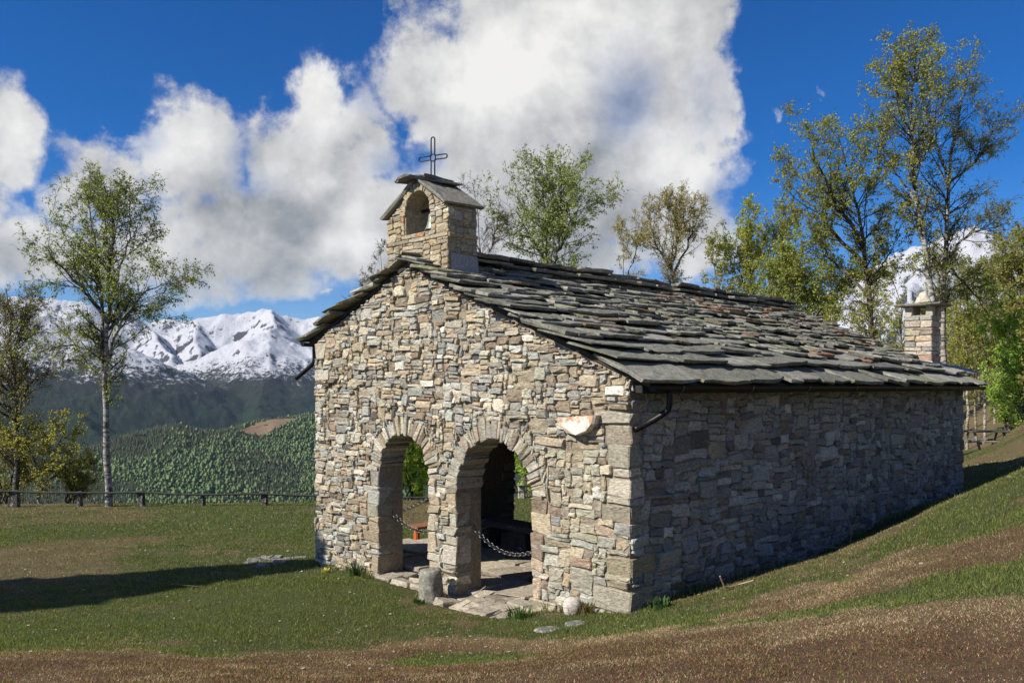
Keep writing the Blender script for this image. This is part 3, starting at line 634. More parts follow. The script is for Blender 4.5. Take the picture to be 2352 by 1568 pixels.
# --- rubble
rs = np.random.default_rng(3)
def in_front(A, B):
    ok = B < zroof(A) - .05
    for AR in (ARCH_L, ARCH_R):
        c = (AR[0] + AR[1]) / 2; r = (AR[1] - AR[0]) / 2; zc = AR[2] - r
        ok &= ~((np.abs(A - c) < r) & (B < zc)); ok &= ~((np.hypot(A - c, B - zc) < r + .235) & (B >= zc))
    return ok & (A > 0.0) & (A < WID)
def sz_front(a, b, rng):
    big = 1.55 if (a < 1.5 and b < 2.2) else (1.1 if b < 1 else 1.0)
    if b > 3.3: big = 1.12
    t = rng.random()
    if t < .06: w, h = rng.uniform(6, 11), rng.uniform(3.5, 6)
    elif t < .50: w, h = rng.uniform(4.5, 10), rng.uniform(1.2, 2.7)
    elif t < .80: w, h = rng.uniform(3.5, 7), rng.uniform(2, 4)
    else: w, h = rng.uniform(1.6, 3.2), rng.uniform(1, 3.4)
    return max(1, int(round(w * big))), max(1, int(round(h * big)))
front = pack(0, WID, -.24, 4.64, .034, .029, in_front, sz_front, rs, taken_f)
def sz_side(a, b, rng):
    t = rng.random()
    if t < .10: w, h = rng.uniform(6, 11), rng.uniform(3, 5.5)
    elif t < .5: w, h = rng.uniform(4, 9), rng.uniform(1.3, 2.8)
    else: w, h = rng.uniform(2.5, 6), rng.uniform(1.5, 3.6)
    return max(1, int(round(w))), max(1, int(round(h)))
side = pack(0, LEN, -.1, 2.94, .052, .045, lambda A, B: (A > .0) & (A < LEN), sz_side, rs, taken_r)
pieces = []
for (p, q, r, s) in front:
    if q - p < .045 and s - r < .045: 
        if rs.random() < .4: continue
    rec = rs.random()
    smooth_zone = float(sstep(2.2, .8, p) * sstep(2.6, 1.5, r))
    dep = (rs.uniform(.018, .058) if rs.random() < .8 else rs.uniform(-.005, .02)) * (1 - .45 * smooth_zone)
    V, F = rubble(p, q, r, s, dep, rs, joint=rs.uniform(.002, .012))
    V[:, 0], V[:, 1] = warp2(V[:, 0], V[:, 1], 50, (.045, .04))
    warm = 1 + .07 * (fbm(np.array([p * .8]), np.array([r * .8]), 2, 4)[0] - .5)
    c = pick(PAL_F if rs.random() > smooth_zone * .7 else LIGHT, rs); c = c * np.array([.945 * warm, .975, .975 * (2 - warm)])
    L = np.column_stack([-V[:, 0], -V[:, 2], V[:, 1]]); pieces.append((score(L, (q - p) * (s - r), (0, -1)), L, [f[::-1] for f in F][:], c))
for (p, q, r, s) in side:
    if q - p < .06 and s - r < .06 and rs.random() < .5: continue
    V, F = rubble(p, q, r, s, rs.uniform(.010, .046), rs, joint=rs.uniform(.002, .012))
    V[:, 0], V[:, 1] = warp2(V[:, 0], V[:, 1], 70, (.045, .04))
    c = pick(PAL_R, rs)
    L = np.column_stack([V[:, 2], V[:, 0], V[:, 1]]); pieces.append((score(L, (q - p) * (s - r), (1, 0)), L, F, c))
pieces.sort(key=lambda t: -t[0])
print('stones', len(pieces))
for sc_, V, F, c in pieces[:300]: part('stone', V, F, c, M['stone'])
mb = MB()
for sc_, V, F, c in pieces[300:]: mb.add(V, F, c)
tag(mb.build('rubble_stone', M['stone'], chapel), kind='stuff')

# jutting pale stone plate by the right doorway
cs = MB(); o_ = [(1.12, 2.50), (.80, 2.53), (.40, 2.56), (.43, 2.46), (.52, 2.37), (.70, 2.31), (.92, 2.33), (1.02, 2.42)]
Vp = [(-a, -.02 - (.20 if a < .8 else .10) - .02 * k, b_) for k, (a, b_) in enumerate(o_)]
nn = len(o_); VV = [(-a, .05, b_) for a, b_ in o_] + [(-a, -(.12 if a < .75 else .06), b_) for a, b_ in o_] + [(-a * .9 - .07, -(.145 if a < .75 else .075), b_ * .94 + .146) for a, b_ in o_]
FF = [[r * nn + i, r * nn + (i + 1) % nn, (r + 1) * nn + (i + 1) % nn, (r + 1) * nn + i] for r in range(2) for i in range(nn)] + [[2 * nn + i for i in range(nn)]]
m_, q_, b_, o2_ = material('jut_stone'); t_ = q_.n('ShaderNodeTexCoord'); a_ = q_.noise(t_.outputs['Object'], 6, 5, .6, .6); d_ = q_.noise(t_.outputs['Object'], 50, 3, .6)
q_.link(q_.mix(q_.mr(a_, .5, .62), (.62, .58, .50, 1), (.50, .27, .13, 1)), b_.inputs['Base Color']); b_.inputs['Roughness'].default_value = .9; bump(q_, b_, d_, .5, .01)
cs.add(VV, FF); tag(cs.build('jutting_stone', m_, chapel), 'pale cream and orange stone plate jutting from the front wall')

# floor of the porch and threshold
fl = MB(); fl.add([(-WID + .5, .5, -.03), (-.5, .5, -.03), (-.5, 6.2, -.03), (-WID + .5, 6.2, -.03)], [[0, 1, 2, 3]], (.22, .19, .15)); fl.build('porch_floor', M['mortar'], chapel)
def paving(poly_rect, nx, ny, rng, zt=0.0):
    x0, x1, y0, y1 = poly_rect; xs = np.linspace(x0, x1, nx + 1); ys = np.linspace(y0, y1, ny + 1)
    for i in range(nx):
        for j in range(ny):
            d = (xs[i + 1] - xs[i] - .03, ys[j + 1] - ys[j] - .03)
            of = rng.uniform(-.12, .12) if 0 < i < nx - 1 else 0
            V, F = block(((xs[i] + xs[i + 1]) / 2, (ys[j] + ys[j + 1]) / 2 + of * .3, zt - .06 + rng.uniform(-.008, .008)), (d[0], d[1], .12), .015, .02, rng)
            part('paving_stone', V, F, np.array([.40, .345, .26]) * rng.normal(1, .12), M['lichen_rock'])
paving((-3.1, -1.55, -.46, .5), 4, 3, rq, -.02); paving((-4.95, -3.6, -.10, .5), 3, 2, rq, -.045); paving((-6.2, -.6, .5, 2.6), 7, 3, rq); paving((-6.9, -6.2, 1.0, 2.7), 1, 3, rq, -.02)

# --- roof
def slope_frame(side):
    if side == 'r': th = math.atan(SR); o = np.array([.34, 0, zroof(-.34) + .05]); ex = np.array([0, 1, 0.]); ey = np.array([-math.cos(th), 0, math.sin(th)]); L = (RU + .34) / math.cos(th)
    else: th = math.atan(SL); o = np.array([-WID - .28, 0, zroof(WID + .28) + .05]); ex = np.array([0, 1, 0.]); ey = np.array([math.cos(th), 0, math.sin(th)]); L = (WID + .28 - RU) / math.cos(th)
    en = np.cross(ex, ey) if side == 'l' else np.cross(ey, ex) * -1
    if en[2] < 0: en = -en
    return o, ex, ey, en, L
W0, W1 = -.19, 11.55
for sd in 'rl':
    o, ex, ey, en, L = slope_frame(sd); mb = MB(); c = []
    for s, n_ in ((.05, -.05), (L, -.05), (L, -.0), (.05, -.0)):
        for y_ in (W0 + .17, W1 - .2): c.append(o + ey * s + en * n_ + ex * y_)
    mb.add(c, [[0, 1, 3, 2], [2, 3, 5, 4], [4, 5, 7, 6], [6, 7, 1, 0], [0, 2, 4, 6], [1, 7, 5, 3]], (.05, .045, .04)); mb.build('roof_deck', M['wood'], chapel)
def slab(w, l, t, rng, big=False):
    """rough-edged flat stone"""
    hw, hl = w / 2, l / 2; P = []; je = .028
    nb = 6 if w > .7 else 5
    for k in range(nb): P.append((-hw + w * k / (nb - 1), -hl + (rng.normal(0, je) if 0 < k < nb - 1 else abs(rng.normal(0, .05)))))
    P += [(hw + rng.normal(0, .016), -hl * .35), (hw + rng.normal(0, .016), hl * .3)]
    for k in range(3): P.append((hw - w * k / 2, hl + rng.normal(0, .02)))
    P += [(-hw + rng.normal(0, .016), hl * .3), (-hw + rng.normal(0, .016), -hl * .35)]; P = np.array(P); n = len(P)
    P[:, 0] += P[:, 1] * rng.normal(0, .13); th = rng.normal(0, .045); P = P @ np.array([[math.cos(th), math.sin(th)], [-math.sin(th), math.cos(th)]])
    def off(d): return P * (1 - np.minimum(.08, d / np.array([hw, hl])))
    A = P + rng.normal(0, .006, P.shape); B = off(.006) + rng.normal(0, .005, P.shape)
    V = np.concatenate([np.column_stack([off(.02) + rng.normal(0, .008, P.shape), np.full(n, -t / 2)]), np.column_stack([A, rng.normal(-t * .05, t * .16, n)]), np.column_stack([B, t / 2 + rng.normal(0, .004, n)]), np.column_stack([P * .55 + rng.normal(0, .01, P.shape), t / 2 + rng.normal(0, .006, n)]), [[0, 0, t / 2 + rng.normal(0, .006)], [0, 0, -t / 2]]])
    F = [[r * n + i, r * n + (i + 1) % n, (r + 1) * n + (i + 1) % n, (r + 1) * n + i] for r in range(3) for i in range(n)]
    F += [[3 * n + i, 3 * n + (i + 1) % n, 4 * n] for i in range(n)] + [[(i + 1) % n, i, 4 * n + 1] for i in range(n)]
    return V, F
slabs = []
rr_ = np.random.default_rng(21)
PAL_S = [((.175, .172, .138), 4), ((.22, .213, .175), 4), ((.135, .132, .11), 3), ((.27, .262, .22), 1.6), ((.205, .205, .12), 1.0), ((.19, .15, .105), 1.0)]
for sd in 'rl':
    o, ex, ey, en, L = slope_frame(sd); s = -.05; row = 0
    while s < L - .05:
        pitch = ((.52, .44, .40, .36)[row] if row < 4 else rr_.uniform(.25, .33)); y = W0 + rr_.uniform(-.06, .05); first = True
        while y < W1 - .12:
            w = rr_.uniform(.75, 1.35) if row < 2 else (rr_.uniform(.55, 1.15) if row < 4 else rr_.uniform(.38, 1.0))
            if y + w > W1 - .25: w = W1 + rr_.uniform(-.05, .08) - y
            l = pitch + rr_.uniform(.26, .42); t = rr_.uniform(.022, .062) if row > 0 else rr_.uniform(.045, .065)
            V, F = slab(w - .012, l, t, rr_)
            lift0 = .02 + t / 2 + (.070 if row > 0 else .01) + rr_.uniform(0, .035); lift1 = .012 + t / 2 * .6       # lower end rests on the row below
            s0 = s + rr_.normal(0, .045 if row else .02)
            if s0 + l > L + .05: l2 = L + .05 - s0
            f = (V[:, 1] + l / 2) / l; nn_ = lift0 * (1 - f) + lift1 * f + V[:, 0] * rr_.normal(0, .028)
            Pw = o + np.outer(V[:, 0] + y + w / 2, ex) + np.outer(s0 + f * l, ey) + np.outer(nn_ + V[:, 2], en)
            ov = (s0 + f * l) > L
            if ov.any(): Pw[ov] = Pw[ov] - np.outer((s0 + f * l)[ov] - L, ey)
            c = pick(PAL_S, rr_, .12)
            if sd == 'r' and y > 5 and rr_.random() < .07 * (y - 4) / 4: c = np.array([.25, .125, .07]) * rr_.uniform(.6, 1.1)
            ctr = to_world(Pw.mean(0)) - np.array([0, 0, EYE]); d = np.linalg.norm(ctr)
            slabs.append(((w * pitch / d ** 2) * (1 if sd == 'r' else (.8 if y < .3 else .0)), Pw, F if sd == 'r' else F, c)); y += w
        s += pitch; row += 1
        if sd == 'r' and row > 1:                                          # loose packing stones between the courses
            for _ in range(13 if row > 2 else 5):
                w, l, t = rr_.uniform(.22, .55), rr_.uniform(.2, .34), rr_.uniform(.02, .045); V, F = slab(w, l, t, rr_); yy = rr_.uniform(W0 + .4, W1 - .4); f = (V[:, 1] + l / 2) / l
                Pw = o + np.outer(V[:, 0] + yy, ex) + np.outer(s - .10 + rr_.normal(0, .04) + f * l, ey) + np.outer(.13 * (1 - f) + .10 * f + V[:, 2] + V[:, 0] * rr_.normal(0, .03), en); ctr = to_world(Pw.mean(0)) - np.array([0, 0, EYE]); d = np.linalg.norm(ctr)
                cc_ = pick(PAL_S, rr_, .12); slabs.append((w * l * .5 / d ** 2, Pw, F, cc_ if rr_.random() > .1 * (yy > 5) else np.array([.26, .125, .07])))
slabs.sort(key=lambda t: -t[0]); print('slabs', len(slabs))
def fixn(V, F, up):
    return F
for sc_, V, F, c in slabs[:300]: part('roof_slab', V, F, c, M['slate'])
if len(slabs) > 300:
    mb = MB()
    for sc_, V, F, c in slabs[300:]: mb.add(V, F, c)
    tag(mb.build('roof_slab_rest', M['slate'], chapel), kind='stuff').name = 'small_roof_slabs'
y = .95
while y < W1 - .1:                                                  # ridge capping, stacked
    for lay in range(2):
        w = rr_.uniform(.6, 1.0); V, F = slab(rr_.uniform(.42, .62), w, rr_.uniform(.045, .07), rr_)
        V = np.column_stack([V[:, 0] * 1, V[:, 1], V[:, 2]]); tilt = .28 * (1 if lay == 0 else -.6) + rr_.normal(0, .06)
        Z = V[:, 2] + V[:, 0] * -tilt * .4 + RZ + .17 + lay * .075 + rr_.uniform(-.01, .02)
        part('ridge_slab', np.column_stack([V[:, 0] - RU + rr_.normal(0, .05) + (.08 if lay == 0 else -.02), V[:, 1] + y + w / 2 + lay * .1, Z]), F, pick(PAL_S, rr_, .12), M['slate'])
    y += w * .93
# --- gutters
def tube_path(pts, r, k=10, closed=False, caps=True):
    P = np.asarray(pts, float); n = len(P); T = np.gradient(P, axis=0)
    if closed: T = np.roll(P, -1, 0) - np.roll(P, 1, 0)
    T /= np.linalg.norm(T, axis=1)[:, None]; ref = np.array([0, 0, 1.]) if abs(T[0][2]) < .9 else np.array([1., 0, 0]); V = []
    N = np.cross(T[0], ref); N /= np.linalg.norm(N); rad = np.broadcast_to(r, n)
    for i in range(n):
        N = N - T[i] * (N @ T[i]); N /= np.linalg.norm(N); B = np.cross(T[i], N)
        for a in range(k): t = a / k * 2 * math.pi; V.append(P[i] + rad[i] * (math.cos(t) * N + math.sin(t) * B))
    F = []; m = n if closed else n - 1
    for i in range(m):
        for a in range(k): i2 = (i + 1) % n; F.append([i * k + a, i * k + (a + 1) % k, i2 * k + (a + 1) % k, i2 * k + a])
    if caps and not closed: F += [list(range(k))[::-1], [(n - 1) * k + a for a in range(k)]]
    return np.array(V), F
def gutter(x, z, y0, y1, out):
    n = 12; V = []
    for yy in (y0, y1):
        for rr2 in (.068, .062):
            for i in range(n + 1): a = math.pi + math.pi * i / n; V.append((x + rr2 * math.cos(a), yy, z + rr2 * math.sin(a)))
    m = n + 1; F = []
    for i in range(n): F += [[i, i + 1, 2 * m + i + 1, 2 * m + i], [m + i + 1, m + i, 3 * m + i, 3 * m + i + 1], [i + 1, i, m + i, m + i + 1]]
    F += [[0, 2 * m, 3 * m, m], [n, m + n, 3 * m + n, 2 * m + n]]; F.append([i for i in range(m)]); F.append([2 * m + i for i in range(m)][::-1])
    mb = MB(); mb.add(V, F, (.03, .03, .03)); gob = mb.build('gutter', M['gutter'], chapel)
    for yy in np.arange(y0 + .5, y1, 1.55):
        hb = MB(); pv, pf = tube_path([(x + .074 * math.cos(a), yy, z + .074 * math.sin(a)) for a in np.linspace(math.pi, 2 * math.pi, 9)], .008, 6); hb.add(pv, pf, (.2, .2, .2)); hb.build('gutter_bracket', M['chain'], gob)
gutter(.33, 2.895, -.02, 11.35, 1); gutter(-WID - .28, zroof(WID + .28) + .07, -.12, 11.3, -1)
def curve(pts, n=22):
    P = np.array(pts, float); t = np.linspace(0, 1, len(P)); s = np.linspace(0, 1, n); 
    out = np.stack([np.interp(s, t, P[:, i]) for i in range(3)], 1)
    for _ in range(4): out[1:-1] = (out[:-2] + 2 * out[1:-1] + out[2:]) / 4
    return out
mb = MB(); V, F = tube_path(curve([(.33, .30, 2.84), (.33, .30, 2.66), (.30, .28, 2.60), (.12, .17, 2.47), (.03, .05, 2.40)]), .036); mb.add(V, F); mb.build('downpipe', M['gutter'], chapel, True)
zg = float(zroof(WID + .28)) + .07; mb = MB(); V, F = tube_path(curve([(-WID - .28, .12, zg - .05), (-WID - .28, .12, zg - .34), (-WID - .38, .08, zg - .42), (-WID - .62, -.05, zg - .62)]), .038); mb.add(V, F); mb.build('downpipe', M['gutter'], chapel, True)
mb = MB(); V, F = block((.16, 11.2 / 2, 2.86), (.10, 11.3, .09), .008, 0); mb.add(V, F, (.03, .028, .025)); mb.build('eaves_board', M['wood'], chapel)

# --- bell gable
BW0, BD = .16, .58; BU0, BU1 = 3.42, 4.92; BCU = (BU0 + BU1) / 2     # front set back, depth, u range
bell_gable = empty('bell_gable', (0, 0, 0), 0, None, None, None, chapel)
def bz(u): return 5.98 - .60 * np.abs(np.asarray(u) - BCU)
NI = (BCU - .33, BCU + .28, 5.85); NZ = 5.215
mb = MB()
def bq(P): mb.add(P, [list(range(len(P)))], (.33, .28, .20))
y0, y1 = BW0 + .02, BW0 + BD - .02
E = sorted(set(list(np.linspace(BU0 + .02, BU1 - .02, 9)) + list(np.linspace(NI[0], NI[1], 17))))
for p, q in zip(E[:-1], E[1:]):
    m = (p + q) / 2
    if NI[0] < m < NI[1]:
        z1, z2 = float(arch_z(p, NI)), float(arch_z(q, NI)); sp = [((4.0, 4.0), (NZ, NZ)), ((z1, z2), (float(bz(p)), float(bz(q))))]
        bq([(-p, y0, z1), (-q, y0, z2), (-q, y1, z2), (-p, y1, z1)]); bq([(-p, y0, NZ), (-q, y0, NZ), (-q, y1, NZ), (-p, y1, NZ)])
    else: sp = [((4.0, 4.0), (float(bz(p)), float(bz(q))))]
    for (l, h) in sp:
        for yy in (y0, y1): bq([(-p, yy, l[0]), (-q, yy, l[1]), (-q, yy, h[1]), (-p, yy, h[0])])
for e in (NI[0], NI[1]): bq([(-e, y0, NZ), (-e, y1, NZ), (-e, y1, float(arch_z(e, NI))), (-e, y0, float(arch_z(e, NI)))])
for e in (BU0 + .02, BU1 - .02): bq([(-e, y0, 4.0), (-e, y1, 4.0), (-e, y1, float(bz(e))), (-e, y0, float(bz(e)))])
mb.build('gable_core', M['mortar'], bell_gable)
PAL_B = [((.40, .325, .20), 5), ((.44, .37, .25), 4), ((.34, .29, .20), 3), ((.36, .335, .27), 2), ((.42, .24, .13), .4), ((.47, .42, .32), 1.5)]
rb = np.random.default_rng(31)
def in_b(A, B):
    c = (NI[0] + NI[1]) / 2; r = (NI[1] - NI[0]) / 2; zc = NI[2] - r
    return (B < bz(A) - .05) & ~((np.abs(A - c) < r) & (B < zc) & (B > NZ)) & ~((np.hypot(A - c, B - zc) < r + .12) & (B >= zc)) & ~((B > 5.075) & (B < 5.135)) & (B > 4.35)
def sz_b(a, b, rng):
    t = rng.random()
    if t < .25: w, h = rng.uniform(5, 9), rng.uniform(2.6, 4.2)
    elif t < .6: w, h = rng.uniform(4, 7), rng.uniform(1.6, 3)
    else: w, h = rng.uniform(2, 4), rng.uniform(1.2, 3)
    return max(1, int(round(w))), max(1, int(round(h)))
for (p, q, r, s) in pack(BU0, BU1, 4.36, 6.0, .042, .034, in_b, sz_b, rb):
    if (q - p) < .05 and (s - r) < .04: continue
    V, F = rubble(p, q, r, s, rb.uniform(.012, .03), rb, -.10, .008, .5); V[:, 1] += .008 * np.sin(V[:, 0] * 6)
    part('stone', np.column_stack([-V[:, 0], BW0 + .02 - V[:, 2], V[:, 1]]), F, pick(PAL_B, rb, .1), M['stone'], bell_gable)
for sgn, ue in ((1, BU0), (-1, BU1)):
    for (p, q, r, s) in pack(BW0 + .03, BW0 + BD - .01, 4.76 if sgn == 1 else 4.5, 5.52, .045, .04, lambda A, B: ~((B > 5.075) & (B < 5.135)), sz_b, rb):
        V, F = rubble(p, q, r, s, rb.uniform(.01, .026), rb, -.06, .008, .5)
        part('stone', np.column_stack([-ue - sgn * .02 + sgn * V[:, 2], V[:, 0], V[:, 1]]), F, pick(PAL_B, rb, .1), M['stone'], bell_gable)
c = (NI[0] + NI[1]) / 2; r = (NI[1] - NI[0]) / 2; zc = NI[2] - r; th = -.1; n = 15; ws = rb.uniform(.8, 1.3, n); ws = ws / ws.sum() * (np.pi + .2)
for wgt in ws:
    a = th + wgt / 2; th += wgt; ln = rb.uniform(.10, .14); er = np.array([math.cos(a), 0, math.sin(a)]); et = np.array([-math.sin(a), 0, math.cos(a)])
    V, F = block((0, 0, 0), (ln, .3, wgt * (r + .06) - .008), .008, .004, rb)
    pos = np.array([-c, 0, zc]) + np.outer(r + V[:, 0] + ln / 2 - .005, er) + np.outer(V[:, 2], et); pos[:, 1] = BW0 + .14 + V[:, 1]
    part('arch_stone', pos, F, pick(PAL_B, rb, .08), M['stone'], bell_gable)
x = BU0 - .005
while x < BU1:
    w = rb.uniform(.32, .6); w = min(w, BU1 + .01 - x); V, F = block((-(x + w / 2), BW0 + .17, 5.105), (w - .01, .37, .055), .008, .004, rb); part('ledge_stone', V, F, pick(PAL_B, rb, .08), M['stone'], bell_gable); x += w
for yy in (BW0 + .14, BW0 + .42):
    V, F = block((-BU0 - .02 + .01, yy, 5.105), (.09, .27, .055), .008, .004, rb); part('ledge_stone', V, F, pick(PAL_B, rb, .08), M['stone'], bell_gable)
mb = MB()                                                            # lead flashing at the foot
xf = -BU0 + .022
mb.add([(xf, BW0 + .04, 4.5), (xf, BW0 + BD + .02, 4.5), (xf, BW0 + BD - .03, 4.82), (xf, BW0 + .04, 4.84), (xf + .03, BW0 + .0, 4.45), (xf + .03, BW0 + BD + .06, 4.45)], [[0, 1, 2, 3], [0, 4, 5, 1]], (1, 1, 1))
mb.build('flashing', M['lead'], bell_gable)
def gable_slab(sgn):
    l = .92; th = math.atan(.62); V, F = slab(BD + .20, l, .055, rb); f = V[:, 1] + l / 2
    ey = np.array([sgn * math.cos(th), 0, -math.sin(th)]); en = np.array([sgn * math.sin(th), 0, math.cos(th)])
    P = np.array([-BCU, BW0 + BD / 2 + .03, 6.015]) + np.outer(V[:, 0], [0, 1, 0]) + np.outer(f, ey) + np.outer(V[:, 2] + .02, en)
    part('roof_slab', P, F, np.array([.20, .19, .16]) * rb.uniform(.9, 1.2), M['slate'], bell_gable)
gable_slab(1); gable_slab(-1)
for lay in range(2):
    V, F = slab(.40 - .05 * lay, BD + .30 - .25 * lay, .045, rb); part('ridge_slab', np.column_stack([V[:, 0] - BCU - .03, V[:, 1] + BW0 + BD / 2 - .04 + .08 * lay, V[:, 2] + 6.05 + .04 * lay - .12 * np.abs(V[:, 0])]), F, (.17, .165, .15), M['slate'], bell_gable)
# iron cross: one bent bar outline with a ring at the crossing
cb_ = np.array([-BCU + .04, BW0 + BD / 2, 6.06]); cd = np.array([math.cos(.36), math.sin(.36), 0]); a_, L_, c0 = .032, .25, .34
out = []
def arc(cx, cz, r, t0, t1, n=8): return [(cx + r * math.cos(t), cz + r * math.sin(t)) for t in np.linspace(t0, t1, n)]
P2 = [(-a_, 0), (-a_, c0 - .055), (-a_ - .02, c0 - a_)] + arc(-L_ + a_, c0, a_, -math.pi / 2, -3 * math.pi / 2) + [(-a_ - .02, c0 + a_), (-a_, c0 + .055)] + arc(0, .655 - a_, a_, math.pi, 0) + [(a_, c0 + .055), (a_ + .02, c0 + a_)] + arc(L_ - a_, c0, a_, math.pi / 2, -math.pi / 2) + [(a_ + .02, c0 - a_), (a_, c0 - .055), (a_, 0)]
mb = MB(); V, F = tube_path([cb_ + cd * x_ + np.array([0, 0, z_]) for x_, z_ in P2], .0105, 6); mb.add(V, F)
V, F = tube_path([cb_ + cd * .045 * math.cos(t) + np.array([0, 0, c0 + .055 * math.sin(t)]) for t in np.linspace(0, 2 * math.pi, 20)[:-1]], .010, 6, True); mb.add(V, F)
mb.build('cross', M['iron'], bell_gable, True)
# bell (hangs in the gable)
bell = empty('bell', tuple(to_world(np.array([-(c - .03), BW0 + BD / 2, 5.28]))), ROT, 'small verdigris bell hanging in the arched opening of the bell gable', 'bell')
prof = [(.0, .27), (.05, .268), (.075, .24), (.085, .17), (.10, .09), (.125, .03), (.145, .0), (.125, .005)]; k = 20
V = [(r_ * math.cos(t), r_ * math.sin(t), z_) for r_, z_ in prof for t in np.arange(k) / k * 2 * math.pi]; F = [[i * k + a, i * k + (a + 1) % k, (i + 1) * k + (a + 1) % k, (i + 1) * k + a] for i in range(len(prof) - 1) for a in range(k)]
mb = MB(); mb.add(V, F); mb.build('bell_body', M['bronze'], bell, True)
mb = MB(); V, F = block((0, 0, .33), (.56, .05, .05), .008, 0); mb.add(V, F); V, F = block((0, 0, .29), (.06, .06, .08), .008, 0); mb.add(V, F); mb.build('yoke', M['iron'], bell)
mb = MB(); V, F = tube_path([(0, 0, .26), (0, 0, .02)], .008, 6); mb.add(V, F); V, F = tube_path([(0, 0, .05), (0, 0, .03), (0, 0, .0)], [.012, .022, .01], 8); mb.add(V, F); mb.build('clapper', M['iron'], bell)

# --- chimney on the right slope near the far end
def roof_hit(px, py):
    best = None
    for d in np.arange(8, 25, .01):
        p = ray(px, py, d); u, w = loc_uw(p[0], p[1])
        if u > -.4 and p[2] <= float(zroof(u)) + .15: return float(u), float(w), p
cu, cw, _ = roof_hit(2141, 838)
print('chimney', cu, cw)
chim = empty('chimney', (0, 0, 0), 0, None, None, None, chapel)
CWD, CDP = .56, .50; zb = float(zroof(cu)) - .1; zt = 2.89 + (888 - 700) / 1900 * float(to_world(np.array([-cu, cw, 0]))[1])
rc = np.random.default_rng(41); z = zb + .32
PAL_C = [((.46, .40, .30), 4), ((.50, .44, .34), 3), ((.42, .33, .22), 2), ((.45, .30, .22), 1), ((.33, .31, .27), 1.5)]
mb = MB(); V, F = block((-cu - CWD / 2, cw + CDP / 2, (zb + zt - .2) / 2), (CWD - .05, CDP - .05, zt - zb - .2), .01, 0); mb.add(V, F, (.38, .34, .27)); mb.build('chimney_core', M['mortar'], chim)
row = 0
while z < zt - .26:
    h = min(rc.uniform(.06, .15), zt - .22 - z); h = max(h, .04); sp = rc.uniform(.3, .7)
    for x0, x1 in ((0, sp), (sp, 1)):
        V, F = block((-cu - CWD * (x0 + x1) / 2, cw + .13, z + h / 2), (CWD * (x1 - x0) - .008, .28, h - .010), .012, .007, rc); part('stone', V, F, pick(PAL_C, rc, .1), M['stone'], chim)
    V, F = block((-cu - .13, cw + CDP * .78, z + h / 2), (.27, CDP * .46, h - .010), .012, .006, rc); part('stone', V, F, pick(PAL_C, rc, .1), M['stone'], chim)
    z += h; row += 1
for (ax, ay) in ((.06, .08), (CWD - .08, .08), (.06, CDP - .08), (CWD - .08, CDP - .08)):
    V, F = block((-cu - ax, cw + ay, zt - .12), (.15, .15, .22), .012, .006, rc); part('cap_post', V, F, pick(PAL_C, rc, .1), M['stone'], chim)
V, F = slab(CWD + .36, CDP + .36, .045, rc); part('cap_slab', np.column_stack([V[:, 0] - cu - CWD / 2, V[:, 1] + cw + CDP / 2, V[:, 2] + zt + .02]), F, (.24, .225, .19), M['slate'], chim)
V, F = block((0, 0, 0), (.30, .26, .26), .05, .03, rc); V[:, :2] *= (1 - .55 * (V[:, 2:3] + .15) / .3); part('cap_stone', V + np.array([-cu - CWD / 2 + .03, cw + CDP / 2, zt + .17]), F, (.55, .48, .38), M['stone'], chim)
mb = MB(); e0 = .02
bx = [(-cu + e0, cw - e0), (-cu - CWD - e0, cw - e0), (-cu - CWD - e0, cw + CDP + e0), (-cu + e0, cw + CDP + e0)]
tp = [(-cu + .005, cw - .015), (-cu - CWD - .005, cw - .015), (-cu - CWD - .005, cw + CDP + .01), (-cu + .005, cw + CDP + .01)]
def zr_(x): return float(zroof(-x)) + .10
mb.add([(x_ * 1 + (.05 if i in (0, 3) else -.05), y_ + (-.05 if i < 2 else .05), zr_(x_)) for i, (x_, y_) in enumerate(bx)] + [(x_, y_, zb + .33 + (.0 if i in (0, 3) else .08)) for i, (x_, y_) in enumerate(tp)] , [[0, 1, 5, 4], [1, 2, 6, 5], [2, 3, 7, 6], [3, 0, 4, 7]], (.40, .40, .42)); mb.build('flashing', M['lead'], chim)
mb = MB(); P_ = [(-cu + .02, cw + CDP * .2), (-cu + .45, cw + CDP * .5), (-cu + .45, cw + CDP + 1.2), (-cu + .02, cw + CDP + 1.0)]; mb.add([(a, b__, zr_(a) + .075) for a, b__ in P_] + [(a, b__, zr_(a) + .06) for a, b__ in P_], [[0, 1, 2, 3], [7, 6, 5, 4], [0, 4, 5, 1], [1, 5, 6, 2], [2, 6, 7, 3]], (.40, .40, .42)); mb.build('lead_sheet', M['lead'], chim)

# ------------------------------------------------------------------ things around the chapel
def at(px, py, Y): return ray(px, py, Y)
def gpt(px, Y): x = (px - 1176) / 1900 * Y; return np.array([x, Y, gz(x, Y)])
